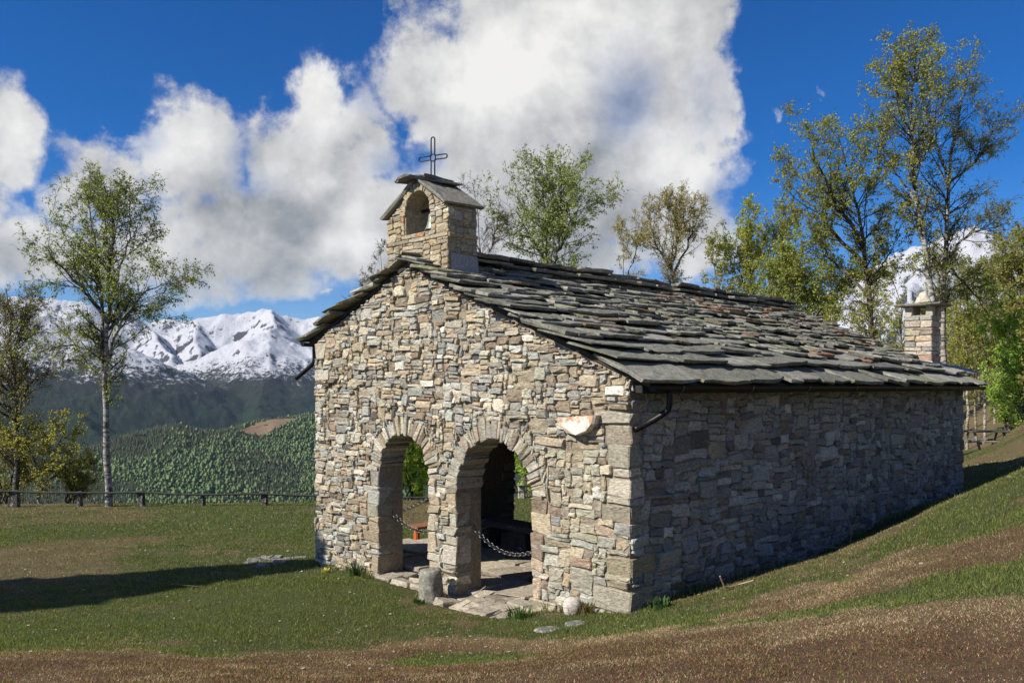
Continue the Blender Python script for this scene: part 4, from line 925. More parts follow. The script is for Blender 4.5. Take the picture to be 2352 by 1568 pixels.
# chains across the four arches
lk = None
def chain(label, p, q, sag, group='chains hung across the porch arches'):
    global lk
    p = np.asarray(p, float); q = np.asarray(q, float); mid = (p + q) / 2
    c = empty('chain', tuple(mid - np.array([0, 0, sag])), 0, label, 'chain', group); org = np.array(c.location)
    L = np.linalg.norm(q - p); n = max(6, int(L * 1.12 / .052)); t = np.linspace(0, 1, n); pos = p[None] * (1 - t[:, None]) + q[None] * t[:, None]; pos[:, 2] -= sag * 4 * t * (1 - t)
    if lk is None:
        V, F = tube_path([(.036 * math.cos(a), .030 * math.sin(a), 0) for a in np.linspace(0, 2 * math.pi, 15)[:-1]], .0052, 6, True); lk = mesh_np('link', V, F, M['chain'], np.ones((len(V), 3)), True)
    tg = np.gradient(pos, axis=0)
    for i in range(n):
        o = link('link', lk, c); o.location = tuple(pos[i] - org); d = Vector(tg[i]); o.rotation_mode = 'QUATERNION'
        from mathutils import Quaternion
        o.rotation_quaternion = d.to_track_quat('X', 'Z') @ Quaternion((1, 0, 0), math.radians(25 + 90 * (i % 2)))
tw = lambda u, w, z: to_world(np.array([-u, w, z]))
chain('pale ring chain sagging across the right doorway of the chapel', tw(ARCH_R[1] - .01, .28, .92), tw(ARCH_R[0] + .01, .26, .86), .26)
chain('dark ring chain sagging across the left doorway of the chapel', tw(ARCH_L[1] - .01, .22, .92), tw(ARCH_L[0] + .01, .26, .80), .16)
chain('ring chain seen through the left doorway, across the first side arch', tw(WID - .2, SIDE_A[0][0], .62), tw(WID - .2, SIDE_A[0][1], .98), .16)
chain('ring chain seen through the right doorway, across the second side arch', tw(WID - .2, SIDE_A[1][0], .72), tw(WID - .2, SIDE_A[1][1], .85), .10)
# old stone bench inside the porch
be = empty('stone_bench', tuple(tw(4.95, 2.85, 0)), ROT, 'dark stone bench standing in the shade inside the chapel porch', 'bench')
def bpart(root, name, c, d, col, mat, jit=.006, bev=.012):
    V, F = block(c, d, bev, jit, rq); me = mesh_np(name, V, F, mat, np.broadcast_to(np.asarray(col, float), (len(V), 3))); return link(name, me, root)
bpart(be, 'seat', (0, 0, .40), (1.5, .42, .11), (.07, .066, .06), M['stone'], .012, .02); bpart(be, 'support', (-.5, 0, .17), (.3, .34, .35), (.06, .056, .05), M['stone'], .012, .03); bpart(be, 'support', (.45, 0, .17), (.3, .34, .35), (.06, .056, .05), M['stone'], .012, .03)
# orange bench on the lawn beyond the side arch
pb = tw(7.35, 2.95, 0); ob_ = empty('garden_bench', (pb[0], pb[1], gz(pb[0], pb[1])), ROT, 'brown board bench on an orange painted leg, half hidden behind the doorway pillar', 'bench')
bpart(ob_, 'seat', (0, .15, .53), (.34, 1.2, .05), (.24, .10, .05), M['wood'])
for yy in (-.33, .62):
    mb = MB(); V, F = tube_path([(0, yy, .14), (0, yy, .5)], .062, 10); mb.add(V, F, (.55, .13, .03)); mb.build('leg', M['painted'], ob_); bpart(ob_, 'footing', (0, yy, .05), (.26, .24, .24), (.33, .30, .24), M['lichen_rock'], .02, .05)
# round stone stub before the pillar
def boulder(name, label, cat, pos, rx, ry, h, col, mat, kx=16, kz=9, colm=True, amp=.10, seed=0, group=None, parent=None):
    V = []
    for i in range(kz + 1):
        t = i / kz
        for a in range(kx):
            th = 2 * math.pi * a / kx
            if colm: rr2 = [.97, 1.0, 1.0, .98, .97, .96, .94, .90, .82, .5][int(round(t * 9))]; zz = min(h * t * 1.12, h) if t < .95 else h * 1.0
            else: ph = math.pi * (t - .5); rr2 = max(.02, math.cos(ph) ** .7); zz = h * (.5 + .5 * math.sin(ph)) - h * .15
            n = 1 + amp * 2 * (float(fbm(np.array([math.cos(th) * 1.7 + seed * 3.3 + t * 2.1]), np.array([math.sin(th) * 1.7 + t * 2.7 + seed]), 3, seed)[0]) - .5)
            V.append((rx * rr2 * n * math.cos(th), ry * rr2 * n * math.sin(th), zz * (1 + .25 * (n - 1))))
    V.append((0, 0, V[-1][2])); V.append((0, 0, V[0][2])); L = kz * kx
    F = [[i * kx + a, i * kx + (a + 1) % kx, (i + 1) * kx + (a + 1) % kx, (i + 1) * kx + a] for i in range(kz) for a in range(kx)] + [[L + a, L + (a + 1) % kx, len(V) - 2] for a in range(kx)] + [[(a + 1) % kx, a, len(V) - 1] for a in range(kx)]
    o = link(name, mesh_np(name, np.array(V), F, mat, np.broadcast_to(np.asarray(col, float), (len(V), 3)), True), parent); o.location = tuple(pos); return tag(o, label, cat, group)
bx_, by_ = -1.12, 11.42; boulder('stone_stub', 'round lichened stone stub standing on the grass before the pillar between the doorways', 'stone', (bx_, by_, gz(bx_, by_) - .03), .168, .165, .46, (.24, .23, .185), M['lichen_rock'], 26, 9, seed=3, amp=.16)
px_, py_ = .72, 9.84; boulder('pale_stone', 'whitish rounded stone leaning at the foot of the front wall, right of the doorways', 'stone', (px_, py_, gz(px_, py_) - .0), .12, .09, .24, (.60, .55, .46), M['stone'], 14, 8, False, .16, 5)
# ring of flat stones on the lawn
fr_ = empty('fire_ring', (-4.28, 14.75, gz(-4.28, 14.75)), 0, 'worn ring of flat grey stones sunk in the lawn left of the chapel', 'fire ring')
for i in range(26):
    a = R.uniform(0, 6.28); r_ = R.uniform(.28, .55) if i < 20 else R.uniform(0, .3); x_, y_ = r_ * 1.05 * math.cos(a), r_ * math.sin(a) * 1.25
    V, F = block((x_, y_, gz(-4.28 + x_, 14.75 + y_) - gz(-4.28, 14.75) - .012), (R.uniform(.1, .24), R.uniform(.08, .2), R.uniform(.05, .09)), .015, .016, R)
    link('stone', mesh_np('stone', V, F, M['lichen_rock'], np.broadcast_to(np.array([.22, .21, .18]) * R.uniform(.6, 1.2), (len(V), 3))), fr_)
# flat stones half sunk near the doorway
for x_, y_, sx, sy, lab in ((.42, 9.2, .30, .14, 'flat grey stone sunk in the grass before the near corner'), (.72, 9.28, .22, .14, 'smaller flat stone beside the sunk grey one before the near corner')):
    o = boulder('flat_stone', lab, 'stone', (x_, y_, gz(x_, y_) - .03), sx * .6, sy, .06, (.16, .16, .14), M['lichen_rock'], 12, 6, False, .2, int(x_ * 50))
# scattered pale pebbles and litter
pm = MB()
for i in range(300):
    if i < 190: Y = R.uniform(7, 24); x_ = R.uniform(-.6, .12) * Y
    elif i < 250: x_ = R.uniform(-2.4, 2.2); Y = R.uniform(8.2, 10.8)
    else: x_ = R.uniform(2, 6); Y = R.uniform(7, 11.5)
    u_, w_ = loc_uw(x_, Y)
    if -.1 < u_ < 6.9 and w_ > -.1: continue
    s = R.uniform(.007, .021) * (1.0 if Y < 12 else 1.4); V, F = block((x_, Y, gz(x_, Y) + .012), (s * 1.6, s, s * .7), .004, s * .12, R); pm.add(V, F, np.array([.42, .38, .30]) * R.uniform(.4, 1.2))
tag(pm.build('pebbles', M['stone']), 'pale pebbles and leaf litter strewn over the turf', 'pebbles', kind='stuff')
def twig(label, pts, r, col=(.20, .15, .10), cat='twig'):
    o0 = np.array(pts[0]); mb = MB(); V, F = tube_path(np.array(pts) - o0, r, 5); mb.add(V, F, col); o = mb.build('fallen_twig', M['wood']); o.location = tuple(o0); return tag(o, label, cat)
def gp(x, y, dz=0): return (x, y, gz(x, y) + dz)
twig('dry stick lying on the lawn in the tree shade', [gp(-5.35, 12.6, .02), gp(-5.1, 12.62, .05), gp(-4.75, 12.56, .03)], .008, (.10, .08, .06))
twig('short dark stick lying on the brown turf at the left', [gp(-7.0, 17.1, .02), gp(-6.8, 17.12, .06), gp(-6.6, 17.05, .02)], .010, (.09, .07, .05))
twig('thin pale stick leaning on the paving by the doorway pillar', [(-.72, 11.0, .02), (-.5, 11.2, .09), (-.36, 11.28, .17)], .007, (.42, .36, .26))
twig('forked dry stem lying at the foot of the grass bank', [gp(2.35, 9.35, .20), gp(2.42, 9.4, .04), gp(2.6, 9.5, .03), gp(2.75, 9.42, .05)], .009, (.40, .29, .19))
twig('bare dry stalk rising beside the shaded side wall', [gp(4.5, 11.0, .0), gp(4.52, 11.02, .22), gp(4.48, 11.0, .38)], .006, (.24, .20, .16), 'stalk')
twig('bent dry stalk leaning over the bank beside the side wall', [gp(4.35, 10.9, .02), gp(4.1, 10.95, .12), gp(3.9, 11.0, .30)], .006, (.24, .20, .16), 'stalk')
# green leaf clumps at the foot of the wall
def clump(name, label, cat, x, y, n, h, spread, col, w=.012):
    V = []; F = []; C = []; z0 = gz(x, y)
    for i in range(n):
        a = R.uniform(0, 6.28); r0 = R.uniform(0, spread); b = np.array([r0 * math.cos(a), r0 * math.sin(a), -.02 + gz(x + r0 * math.cos(a), y + r0 * math.sin(a)) - z0]); ln = R.uniform(.6, 1.1) * h; o = np.array([math.cos(a), math.sin(a), 0]) * ln * R.uniform(.1, .6)
        s = np.array([-math.sin(a + R.normal(0, .6)), math.cos(a), 0]) * w; k = len(V)
        V += [b - s, b + s, b + o * .4 + [0, 0, ln * .6] + s * .9, b + o * .4 + [0, 0, ln * .6] - s * .9, b + o + [0, 0, ln * R.uniform(.7, 1)]]; F += [[k, k + 1, k + 2, k + 3], [k + 3, k + 2, k + 4]]; C += [np.array(col) * R.uniform(.7, 1.3)] * 5
    o_ = link(name, mesh_np(name, np.array(V), F, M['grass'], np.array(C))); o_.location = (x, y, z0); return tag(o_, label, cat)
clump('daffodil_leaves', 'clump of long daffodil leaves at the wall foot left of the left doorway', 'plant', *tw(5.35, -.10, 0)[:2], 46, .30, .16, (.055, .105, .035))
clump('primrose_clump', 'pale yellow primrose clump on the grass by the wall, left of the daffodil leaves', 'flower', *tw(5.95, -.35, 0)[:2], 30, .10, .07, (.55, .50, .16), .02)
clump('weed_clump', 'small green weeds growing at the right foot of the round stone stub', 'plant', -.83, 11.3, 40, .12, .10, (.06, .12, .03), .02)
clump('weed_clump', 'small green weeds growing at the left foot of the round stone stub', 'plant', -1.25, 11.27, 30, .10, .08, (.06, .11, .03), .016)
clump('weed_clump', 'dark leafy weed at the foot of the near corner, on the shaded side', 'plant', *tw(-.35, .1, 0)[:2], 40, .16, .12, (.05, .10, .03), .02)
clump('tall_grass_tuft', 'tuft of longer green grass at the right side of the right doorway', 'grass tuft', *tw(1.35, -.42, 0)[:2], 120, .17, .17, (.07, .13, .03), .006)
clump('tall_grass_tuft', 'thin brown grass tuft against the wall right of the whitish stone', 'grass tuft', *tw(.55, -.12, 0)[:2], 70, .20, .09, (.16, .13, .06), .006)
# low rail fence along the lawn edge
fe = empty('rail_fence', tuple(gpt(324, 26.3)), 0, 'low fence of squat stone posts and thin dark rails along the lawn edge', 'fence'); fo = np.array(fe.location)
stn = [(-330, 25.5, 1122, .42), (-150, 25.8, 1122, .42), (33, 26.1, 1124, .36), (184, 26.2, 1127, .17), (324, 26.3, 1126, .25), (466, 26.4, 1132, .15), (606, 26.5, 1130, .24), (800, 26.7, 1137, .2), (983, 26.9, 1139, .16), (1197, 27.2, 1112, .24), (1400, 27.6, 1108, .24)]
tops = []
for px, Y, py, wd_ in stn:
    p = gpt(px, Y); tz_ = EYE + (888 - py) / 1900 * Y; h = tz_ - p[2] + .12
    V, F = block((0, 0, 0), (wd_, .16, h), .03, .015, R); V[:, 0] *= 1 - .22 * (V[:, 2] + h / 2) / h
    link('post', mesh_np('post', V + np.array([p[0], Y, tz_ - h / 2]) - fo, F, M['lichen_rock'], np.broadcast_to(np.array([.065, .062, .056]) if px < 1100 else np.array([.42, .38, .30]), (len(V), 3))), fe); tops.append(np.array([p[0], Y - .1, tz_]))
for a, b in zip(tops[:-1], tops[1:]):
    if a[2] < b[2] - .3: continue
    d = b - a; mb = MB(); V, F = tube_path([a - d * .03 - fo + [0, 0, -.04], (a + b) / 2 - fo + [0, 0, -.055 + R.normal(0, .01)], b + d * .03 - fo + [0, 0, -.04]], .034, 7); mb.add(V, F, (.055, .052, .046)); mb.build('rail', M['wood'], fe)
# picnic table on the far slope
ptx, pty = 18.05, 31.6; pt = empty('picnic_table', (ptx, pty, gz(ptx, pty)), 0, 'weathered plank picnic table with bench on the slope behind the chapel', 'picnic table')
print('table h', EYE + (888 - 991) / 1900 * pty - gz(ptx, pty))
zt_ = .78
for k in range(4): bpart(pt, 'top_plank', (.15, -.3 + .2 * k, zt_), (1.75, .18, .05), (.10, .09, .075), M['wood'])
for yy in (-.75, .75): 
    for k in range(2): bpart(pt, 'bench_plank', (-.1, yy + .14 * k, .42), (1.75, .13, .05), (.26, .22, .17), M['wood'])
for xx in (-.5, .6):
    for sg in (-1, 1):
        mb = MB(); V, F = tube_path([(xx, sg * .7, -.1), (xx, sg * .2, zt_ - .03)], .05, 4); mb.add(V, F, (.22, .2, .17)); mb.build('leg', M['wood'], pt)
    bpart(pt, 'crossbar', (xx, 0, .38), (.06, 1.7, .10), (.22, .2, .17), M['wood'])

# ------------------------------------------------------------------ trees
def nrm(v): return v / np.maximum(np.linalg.norm(v, axis=-1, keepdims=True), 1e-9)
def interp_poly(P, t):
    k = P.shape[1] - 1; f = np.clip(t * k, 0, k - 1e-6); i = f.astype(int); u = (f - i)[:, None]; r = np.arange(len(P))
    return P[r, i] * (1 - u) + P[r, i + 1] * u, nrm(P[r, i + 1] - P[r, i])
def grow(P, Rd, m, t0, t1, Lf, ang, asd, curve, wig, k, rf, rng, wts=None, up=0.0):
    idx = rng.choice(len(P), m, p=wts / wts.sum() if wts is not None else None); t = rng.uniform(t0, t1, m)
    pos, T = interp_poly(P[idx], t); rp = interp_poly(np.repeat(Rd[idx][..., None], 3, -1), t)[0][:, 0]
    pr = rng.normal(0, 1, (m, 3)); pr = nrm(pr - T * (pr * T).sum(1, keepdims=True)); a = rng.normal(ang, asd, m)[:, None]
    d = nrm(np.cos(a) * T + np.sin(a) * pr + np.array([0, 0, up])); L = Lf(pos, t, m)
    pts = [pos]
    for j in range(1, k):
        d = nrm(d + np.array([0, 0, 1.0]) * curve * (j / (k - 1)) + rng.normal(0, wig, (m, 3))); pts.append(pts[-1] + d * (L / (k - 1))[:, None])
    r0 = np.minimum(rp * rf, .012 + L * .022); return np.stack(pts, 1), r0[:, None] * np.linspace(1, .3, k)[None]
def tubes(P, Rd, k):
    m, n, _ = P.shape; T = np.gradient(P, axis=1); T = nrm(T); ref = np.where(np.abs(T[..., 2:3]) < .9, np.array([0, 0, 1.]), np.array([1., 0, 0])); N = nrm(np.cross(T, ref)); B = np.cross(T, N)
    an = np.arange(k) / k * 2 * np.pi; V = P[:, :, None] + Rd[..., None, None] * (np.cos(an)[None, None, :, None] * N[:, :, None] + np.sin(an)[None, None, :, None] * B[:, :, None])
    i = np.arange(m * n * k).reshape(m, n, k); F = np.stack([i[:, :-1], np.roll(i, -1, 2)[:, :-1], np.roll(i, -1, 2)[:, 1:], i[:, 1:]], -1).reshape(-1, 4)
    return V.reshape(-1, 3), F
def resample(pts, k):
    P = np.asarray(pts, float); s = np.concatenate([[0], np.cumsum(np.linalg.norm(np.diff(P, axis=0), axis=1))]); s /= s[-1]; t = np.linspace(0, 1, k)
    out = np.stack([np.interp(t, s, P[:, i]) for i in range(3)], 1)
    for _ in range(2): out[1:-1] = (out[:-2] + 2 * out[1:-1] + out[2:]) / 4
    return out
def tree_mesh(limbs, seed, crown, n1, n2, n3, nleaf, leaf, cols, bark, twigc, up1=.25, droop=-.10, lsize=.07, ang1=.95, t1min=.25, white_r=.03):
    """limbs: [(points (n,3), r0, r1)]; crown: [(z, half width)]; returns wood and leaf meshes"""
    rng = np.random.default_rng(seed); K = 14
    P = np.stack([resample(l[0], K) for l in limbs]); P[:, 1:-1] += rng.normal(0, .035, (len(limbs), K - 2, 3)); Rd = np.stack([np.linspace(l[1], l[2], K) ** 1.0 for l in limbs])
    lens = np.array([np.linalg.norm(np.diff(p, axis=0), axis=1).sum() for p in P])
    cz = np.array([c[0] for c in crown]); cw = np.array([c[1] for c in crown])
    def L1(pos, t, m): return np.interp(pos[:, 2], cz, cw) * rng.uniform(.55, 1.12, m) + .15
    P1, R1 = grow(P, Rd, n1, t1min, .99, L1, ang1, .22, .10, .10, 8, .55, rng, lens, up1); R1 = np.minimum(R1, .05)
    l1 = np.linalg.norm(np.diff(P1, axis=1), axis=2).sum(1)
    P2, R2 = grow(P1, R1, n2, .18, 1, lambda p, t, m: rng.uniform(.35, 1.0, m) * np.clip(np.median(l1) * .5, .25, 1.4) * (1.15 - .6 * t), .75, .25, .02, .13, 6, .6, rng, l1, .08)
    l2 = np.linalg.norm(np.diff(P2, axis=1), axis=2).sum(1)
    P3, R3 = grow(P2, R2, n3, .1, 1, lambda p, t, m: rng.uniform(.18, .6, m) * np.clip(np.median(l1) * .42, .4, 1.1), .7, .3, droop, .13, 5, .6, rng, l2, .05 if droop > -.3 else -.1)
    R3 = np.clip(R3 * .7, .003, .006); R2 = np.clip(R2 * .7, .004, .02); R1 = R1 * .8
    V = []; F = []; C = []; o = 0
    for (p, r, k) in ((P, Rd, 8), (P1, R1, 5), (P2, R2, 4), (P3, R3, 3)):
        v, f = tubes(p, r, k); V.append(v); F.append(f + o); o += len(v); rr = np.repeat(r.ravel(), k)[:, None]; w = sstep(white_r * .5, white_r * 1.6, rr); C.append(np.array(twigc) * (1 - w) + np.array(bark) * w)
    wood = mesh_np('trunk', np.concatenate(V), np.concatenate(F), M['bark'], np.concatenate(C), True)
    A = np.concatenate([P3, P2[:, -5:]]) if nleaf else P3; n = int(nleaf * 1.5)
    pos, T = interp_poly(A[rng.integers(0, len(A), n)], rng.uniform(.15, 1, n)); pos = pos + rng.normal(0, .02, (n, 3))
    a = nrm(rng.normal(0, 1, (n, 3)) + np.array([0, 0, -.6]) + T * .5); b = nrm(np.cross(a, rng.normal(0, 1, (n, 3)))); s = lsize * .86 * rng.uniform(.6, 1.25, (n, 1))
    LV = np.stack([pos, pos + a * s * .5 + b * s * .36, pos + a * s, pos + a * s * .5 - b * s * .36], 1).reshape(-1, 3)
    cc = np.array(cols, float); ci = rng.integers(0, len(cc), n); t = fbm(pos[:, 0] * .9 + seed, pos[:, 2] * .9 + pos[:, 1] * .5, 2, seed); LC = np.minimum(cc[ci] * 1.5, .6) * rng.uniform(.75, 1.25, (n, 1)) * (.75 + .5 * t)[:, None]
    crownm = mesh_np('crown', LV, np.arange(4 * n).reshape(-1, 4), M['leaf'], np.repeat(LC, 4, 0)) if n else None
    return wood, crownm
def tree(name, label, limbs_px, Y, crown_px, seed, n1=60, n2=500, n3=2600, nleaf=7000, cols=((.10, .13, .03),), bark=(.34, .32, .28), twigc=(.10, .08, .062), group=None, cat='tree', **k):
    base = at(*limbs_px[0][0][0][:2], Y); gzv = gz(base[0], Y); org = np.array([base[0], Y, gzv]); L = []
    for pts, r0, r1 in limbs_px:
        L.append((np.array([at(p[0], p[1], Y + (p[2] if len(p) > 2 else 0)) - org for p in pts]), r0, r1))
    L[0][0][0][2] = -.15
    s = Y / 1900; crown = sorted([(EYE + (888 - y) * s - gzv, w * s) for y, w in crown_px])
    w, c = tree_mesh(L, seed, crown, n1, n2, n3, nleaf, None, cols, bark, twigc, **k)
    r = empty(name, tuple(org), 0, label, cat, group); link('trunk', w, r)
    if c: link('crown', c, r)
    return r
OLIVE = ((.17, .19, .05), (.22, .24, .065), (.13, .155, .045)); YEL = ((.30, .29, .075), (.25, .26, .065), (.20, .21, .055)); BRN = ((.33, .26, .105), (.28, .23, .09), (.27, .25, .085)); GRN = ((.15, .24, .045), (.20, .29, .06), (.12, .19, .04))
WHITE = (.43, .41, .37); GREY = (.22, .19, .16)
tree('birch_tree', 'tall white-trunked birch with fresh olive leaves standing beyond the fence at the left', [
    ([(250, 1163), (247, 1050), (243, 950), (240, 840), (246, 760), (256, 660), (262, 560), (252, 470), (238, 420)], .125, .012),
    ([(240, 850, 0), (238, 760, .2), (228, 640, .5), (215, 520, .8), (190, 420, 1)], .085, .01), ([(243, 850), (262, 770, -.3), (285, 720, -.6), (330, 670, -.9), (375, 650, -1.1)], .07, .01),
    ([(246, 740), (205, 680, -.4), (150, 620, -.8), (95, 560, -1)], .065, .008), ([(252, 690), (275, 620, .4), (300, 540, .8), (300, 450, .9)], .05, .008), ([(243, 830), (200, 800, .3), (150, 790, .5), (100, 800, .6)], .04, .006)],
    26.3, [(392, 20), (450, 72), (540, 118), (640, 128), (740, 120), (840, 88), (930, 50)], 1, 140, 1500, 9000, 14500, OLIVE, (.36, .34, .31), lsize=.078, droop=-.40, t1min=.30)
tree('bare_tree', 'slim half-bare tree with dark trunk at the left edge behind the fence', [([(38, 1130), (40, 1000), (33, 880), (28, 780), (14, 665)], .12, .01), ([(38, 960), (70, 880, .4), (110, 830, .6)], .05, .008), ([(36, 980), (0, 900, .4), (-40, 840, .6)], .05, .008), ([(30, 820), (55, 740, -.3), (60, 690, -.4)], .04, .006)],
    28.5, [(670, 30), (760, 80), (900, 110), (1000, 100), (1080, 70)], 2, 110, 1100, 6000, 8000, ((.19, .16, .07), (.16, .155, .06)), (.16, .14, .12), lsize=.075, droop=-.1, t1min=.2)
tree('young_tree', 'small multi-stemmed olive tree leaning behind the fence, left of the white birch', [([(96, 1135), (85, 1085), (66, 1030), (50, 980)], .05, .008), ([(96, 1135), (118, 1060), (135, 1025), (150, 970)], .05, .008), ([(98, 1120), (140, 1080, .4), (180, 1050, .6)], .03, .006)],
    28.0, [(960, 40), (1020, 70), (1080, 70), (1120, 40)], 3, 50, 420, 2200, 3200, ((.21, .20, .06), (.25, .23, .065)), (.30, .28, .25), lsize=.085, t1min=.15)
def bush(name, label, px, Y, top, bot, hw, seed, cols, nl, ls=.09, group=None, stems=6):
    rg = np.random.default_rng(seed); L = []
    for i in range(stems): L.append(([(px + rg.normal(0, hw * .12), bot, rg.normal(0, .1)), (px + rg.normal(0, hw * .4), (bot * .5 + top * .5), rg.normal(0, .5)), (px + rg.normal(0, hw * .6), top + abs(rg.normal(0, 15)), rg.normal(0, .9))], .035, .006))
    return tree(name, label, L, Y, [(top, hw * .3), (top * .7 + bot * .3, hw * .6), (bot, hw * .6)], seed, 60, 500, 2400, int(nl * 1.5), cols, (.2, .17, .13), lsize=ls * .85, t1min=.08, group=group, cat='bush', up1=.1)
GB = 'bushes behind the low fence'
bush('hazel_bush', 'yellow-green bush behind the fence at the far left edge', 15, 29.5, 985, 1160, 75, 11, ((.20, .18, .065), (.16, .16, .05), (.23, .20, .08)), 3000, .10, GB)
bush('hazel_bush', 'low yellowish bush behind the fence, left of the white birch', 160, 29.8, 1050, 1160, 60, 12, ((.20, .19, .06), (.17, .17, .05), (.24, .22, .08)), 2200, .10, GB)
bush('hazel_bush', 'bright leafy bush filling the view through the left doorway', 940, 30.5, 940, 1160, 90, 13, ((.28, .33, .06), (.34, .37, .08), (.20, .26, .05)), 11000, .12, GB)
bush('hazel_bush', 'leafy green bush seen through the right doorway', 1215, 31, 950, 1160, 80, 14, ((.22, .31, .05), (.28, .35, .07), (.15, .21, .04)), 9000, .12, GB)
# behind the chapel, left to right
tree('bare_tree', 'grey twiggy treetop showing over the left roof edge', [([(822, 760), (828, 700), (832, 640)], .05, .006), ([(822, 740), (850, 670, .3), (862, 610, .4)], .04, .006)], 33, [(620, 20), (660, 38), (720, 40)], 21, 40, 320, 1800, 1500, ((.13, .11, .06),), (.2, .18, .16), (.10, .085, .07), lsize=.07)
tree('bare_tree', 'pale bare twigs showing left of the bell gable', [([(880, 720), (876, 640), (872, 560)], .05, .005)], 32, [(545, 14), (600, 30), (680, 30)], 22, 30, 260, 1300, 800, ((.15, .13, .08),), (.2, .18, .16), (.15, .13, .11), lsize=.07)
tree('bare_tree', 'reddish bare tree with tangled twigs right of the bell gable', [([(1120, 700), (1112, 600), (1095, 500), (1085, 420)], .09, .006), ([(1115, 610), (1140, 530, .3), (1150, 470, .4)], .05, .006), ([(1112, 600), (1075, 520, .3), (1050, 440, .4)], .05, .006)], 33, [(410, 22), (480, 45), (580, 70), (640, 70)], 23, 70, 600, 3200, 500, ((.14, .10, .07),), (.16, .12, .10), (.13, .085, .07), lsize=.06, droop=-.05)
tree('willow_tree', 'rounded grey-green tree rising behind the roof ridge right of the bell gable', [([(1268, 700), (1262, 600), (1250, 500), (1245, 380)], .11, .01), ([(1266, 620), (1300, 530, .5), (1345, 450, .8)], .07, .008), ([(1264, 610), (1215, 540, .5), (1180, 470, .8)], .07, .008), ([(1258, 560), (1290, 470, -.5), (1290, 400, -.8)], .05, .008)], 34, [(368, 45), (430, 90), (510, 115), (600, 120)], 24, 150, 1300, 6500, 24000, ((.22, .25, .10), (.26, .28, .12), (.17, .20, .08)), (.16, .14, .12), lsize=.095, t1min=.15)
tree('budding_tree', 'thin brown budding treetop behind the middle of the ridge', [([(1440, 720), (1435, 620), (1428, 500)], .06, .005), ([(1438, 640), (1465, 570), (1475, 520)], .04, .005)], 38, [(498, 18), (560, 45), (640, 45)], 25, 70, 600, 3400, 4500, BRN, (.18, .15, .12), (.16, .115, .075), lsize=.08)
tree('budding_tree', 'broad brown budding tree with fan of upright limbs behind the ridge', [([(1548, 720), (1546, 620), (1545, 540), (1530, 455)], .10, .006), ([(1546, 630), (1585, 550, .3), (1610, 480, .5)], .06, .006), ([(1546, 630), (1505, 560, .3), (1490, 500, .5)], .06, .006), ([(1546, 600), (1565, 520), (1570, 450)], .05, .006)], 37, [(452, 25), (520, 60), (600, 75), (650, 60)], 26, 130, 1300, 7000, 9000, BRN, (.16, .13, .10), (.16, .115, .075), lsize=.08, up1=.5, ang1=.7)
tree('budding_tree', 'yellow-green loose tree behind the far half of the ridge', [([(1730, 760), (1728, 660), (1722, 560), (1715, 470)], .08, .006), ([(1728, 680), (1760, 600, .4), (1775, 540, .6)], .05, .006), ([(1728, 680), (1690, 610, .4), (1680, 560, .6)], .05, .006)], 38, [(470, 20), (560, 60), (640, 75), (700, 70)], 27, 120, 1000, 5200, 13000, YEL, (.18, .16, .13), lsize=.095)
tree('budding_tree', 'dense olive shrubby tree low behind the end of the roof', [([(1850, 860), (1850, 740), (1845, 640)], .09, .008), ([(1850, 760), (1900, 690, .4), (1920, 640, .6)], .05, .006), ([(1850, 760), (1800, 690, .4), (1790, 620, .6)], .05, .006)], 32, [(570, 30), (650, 80), (740, 90)], 28, 120, 1000, 5200, 15000, OLIVE + YEL, (.18, .16, .13), lsize=.095)
tree('old_tree', 'large spreading olive-brown tree with dark leaning trunk behind the end of the roof', [([(2012, 900), (2006, 770), (1996, 680), (1988, 600), (1975, 500), (1950, 400), (1925, 310)], .19, .012), ([(1990, 610), (1940, 560, .5), (1870, 480, .9), (1810, 420, 1.2)], .09, .008), ([(1985, 570), (1920, 470, -.6), (1870, 360, -.8), (1865, 300, -.9)], .09, .008), ([(1995, 680), (1960, 640, .5), (1900, 590, .8), (1840, 560, 1)], .07, .008), ([(1996, 660), (2030, 600, .5), (2060, 560, .8)], .06, .008), ([(2000, 700), (1960, 690, -.3), (1930, 720, -.5)], .05, .008)],
     31, [(290, 45), (380, 100), (480, 130), (580, 110), (680, 50), (760, 25)], 29, 130, 1300, 7000, 13000, ((.21, .225, .06), (.18, .20, .05), (.27, .25, .075)), (.15, .12, .09), (.10, .075, .055), lsize=.095, t1min=.2)
tree('birch_tree', 'tallest birch with slender leaning pale trunk rising behind the chimney', [([(2158, 950), (2150, 800), (2140, 670), (2110, 475), (2088, 310), (2090, 230), (2110, 85)], .19, .010), ([(2087, 310), (2060, 220, .3), (2040, 130, .5)], .05, .006), ([(2112, 480), (2060, 400, .5), (2000, 330, .8)], .05, .006), ([(2100, 400), (2140, 310, -.4), (2160, 200, -.6)], .05, .006)],
     30, [(60, 10), (120, 50), (220, 95), (330, 110), (450, 100), (540, 60)], 30, 130, 1300, 7000, 12000, ((.24, .25, .07), (.20, .21, .06), (.27, .26, .075)), WHITE, lsize=.085, droop=-.34, t1min=.42)
tree('birch_tree', 'second tall birch with forked dark top, right of the tallest one', [([(2166, 980), (2168, 800), (2166, 690), (2176, 550), (2174, 400), (2198, 275), (2234, 140)], .17, .010), ([(2174, 400), (2150, 330, .3), (2148, 260, .5)], .06, .006), ([(2176, 420), (2225, 390, .4), (2270, 330, .7), (2290, 270, .9)], .06, .006), ([(2172, 620), (2215, 540, -.5), (2290, 520, -.8), (2330, 500, -1)], .07, .008), ([(2172, 600), (2215, 650, .5), (2270, 720, .8)], .06, .008)],
     31, [(140, 15), (220, 50), (330, 100), (430, 110), (520, 100), (640, 70)], 31, 130, 1300, 7000, 8500, ((.22, .23, .07), (.18, .18, .06)), (.40, .37, .32), lsize=.08, droop=-.30, t1min=.35)
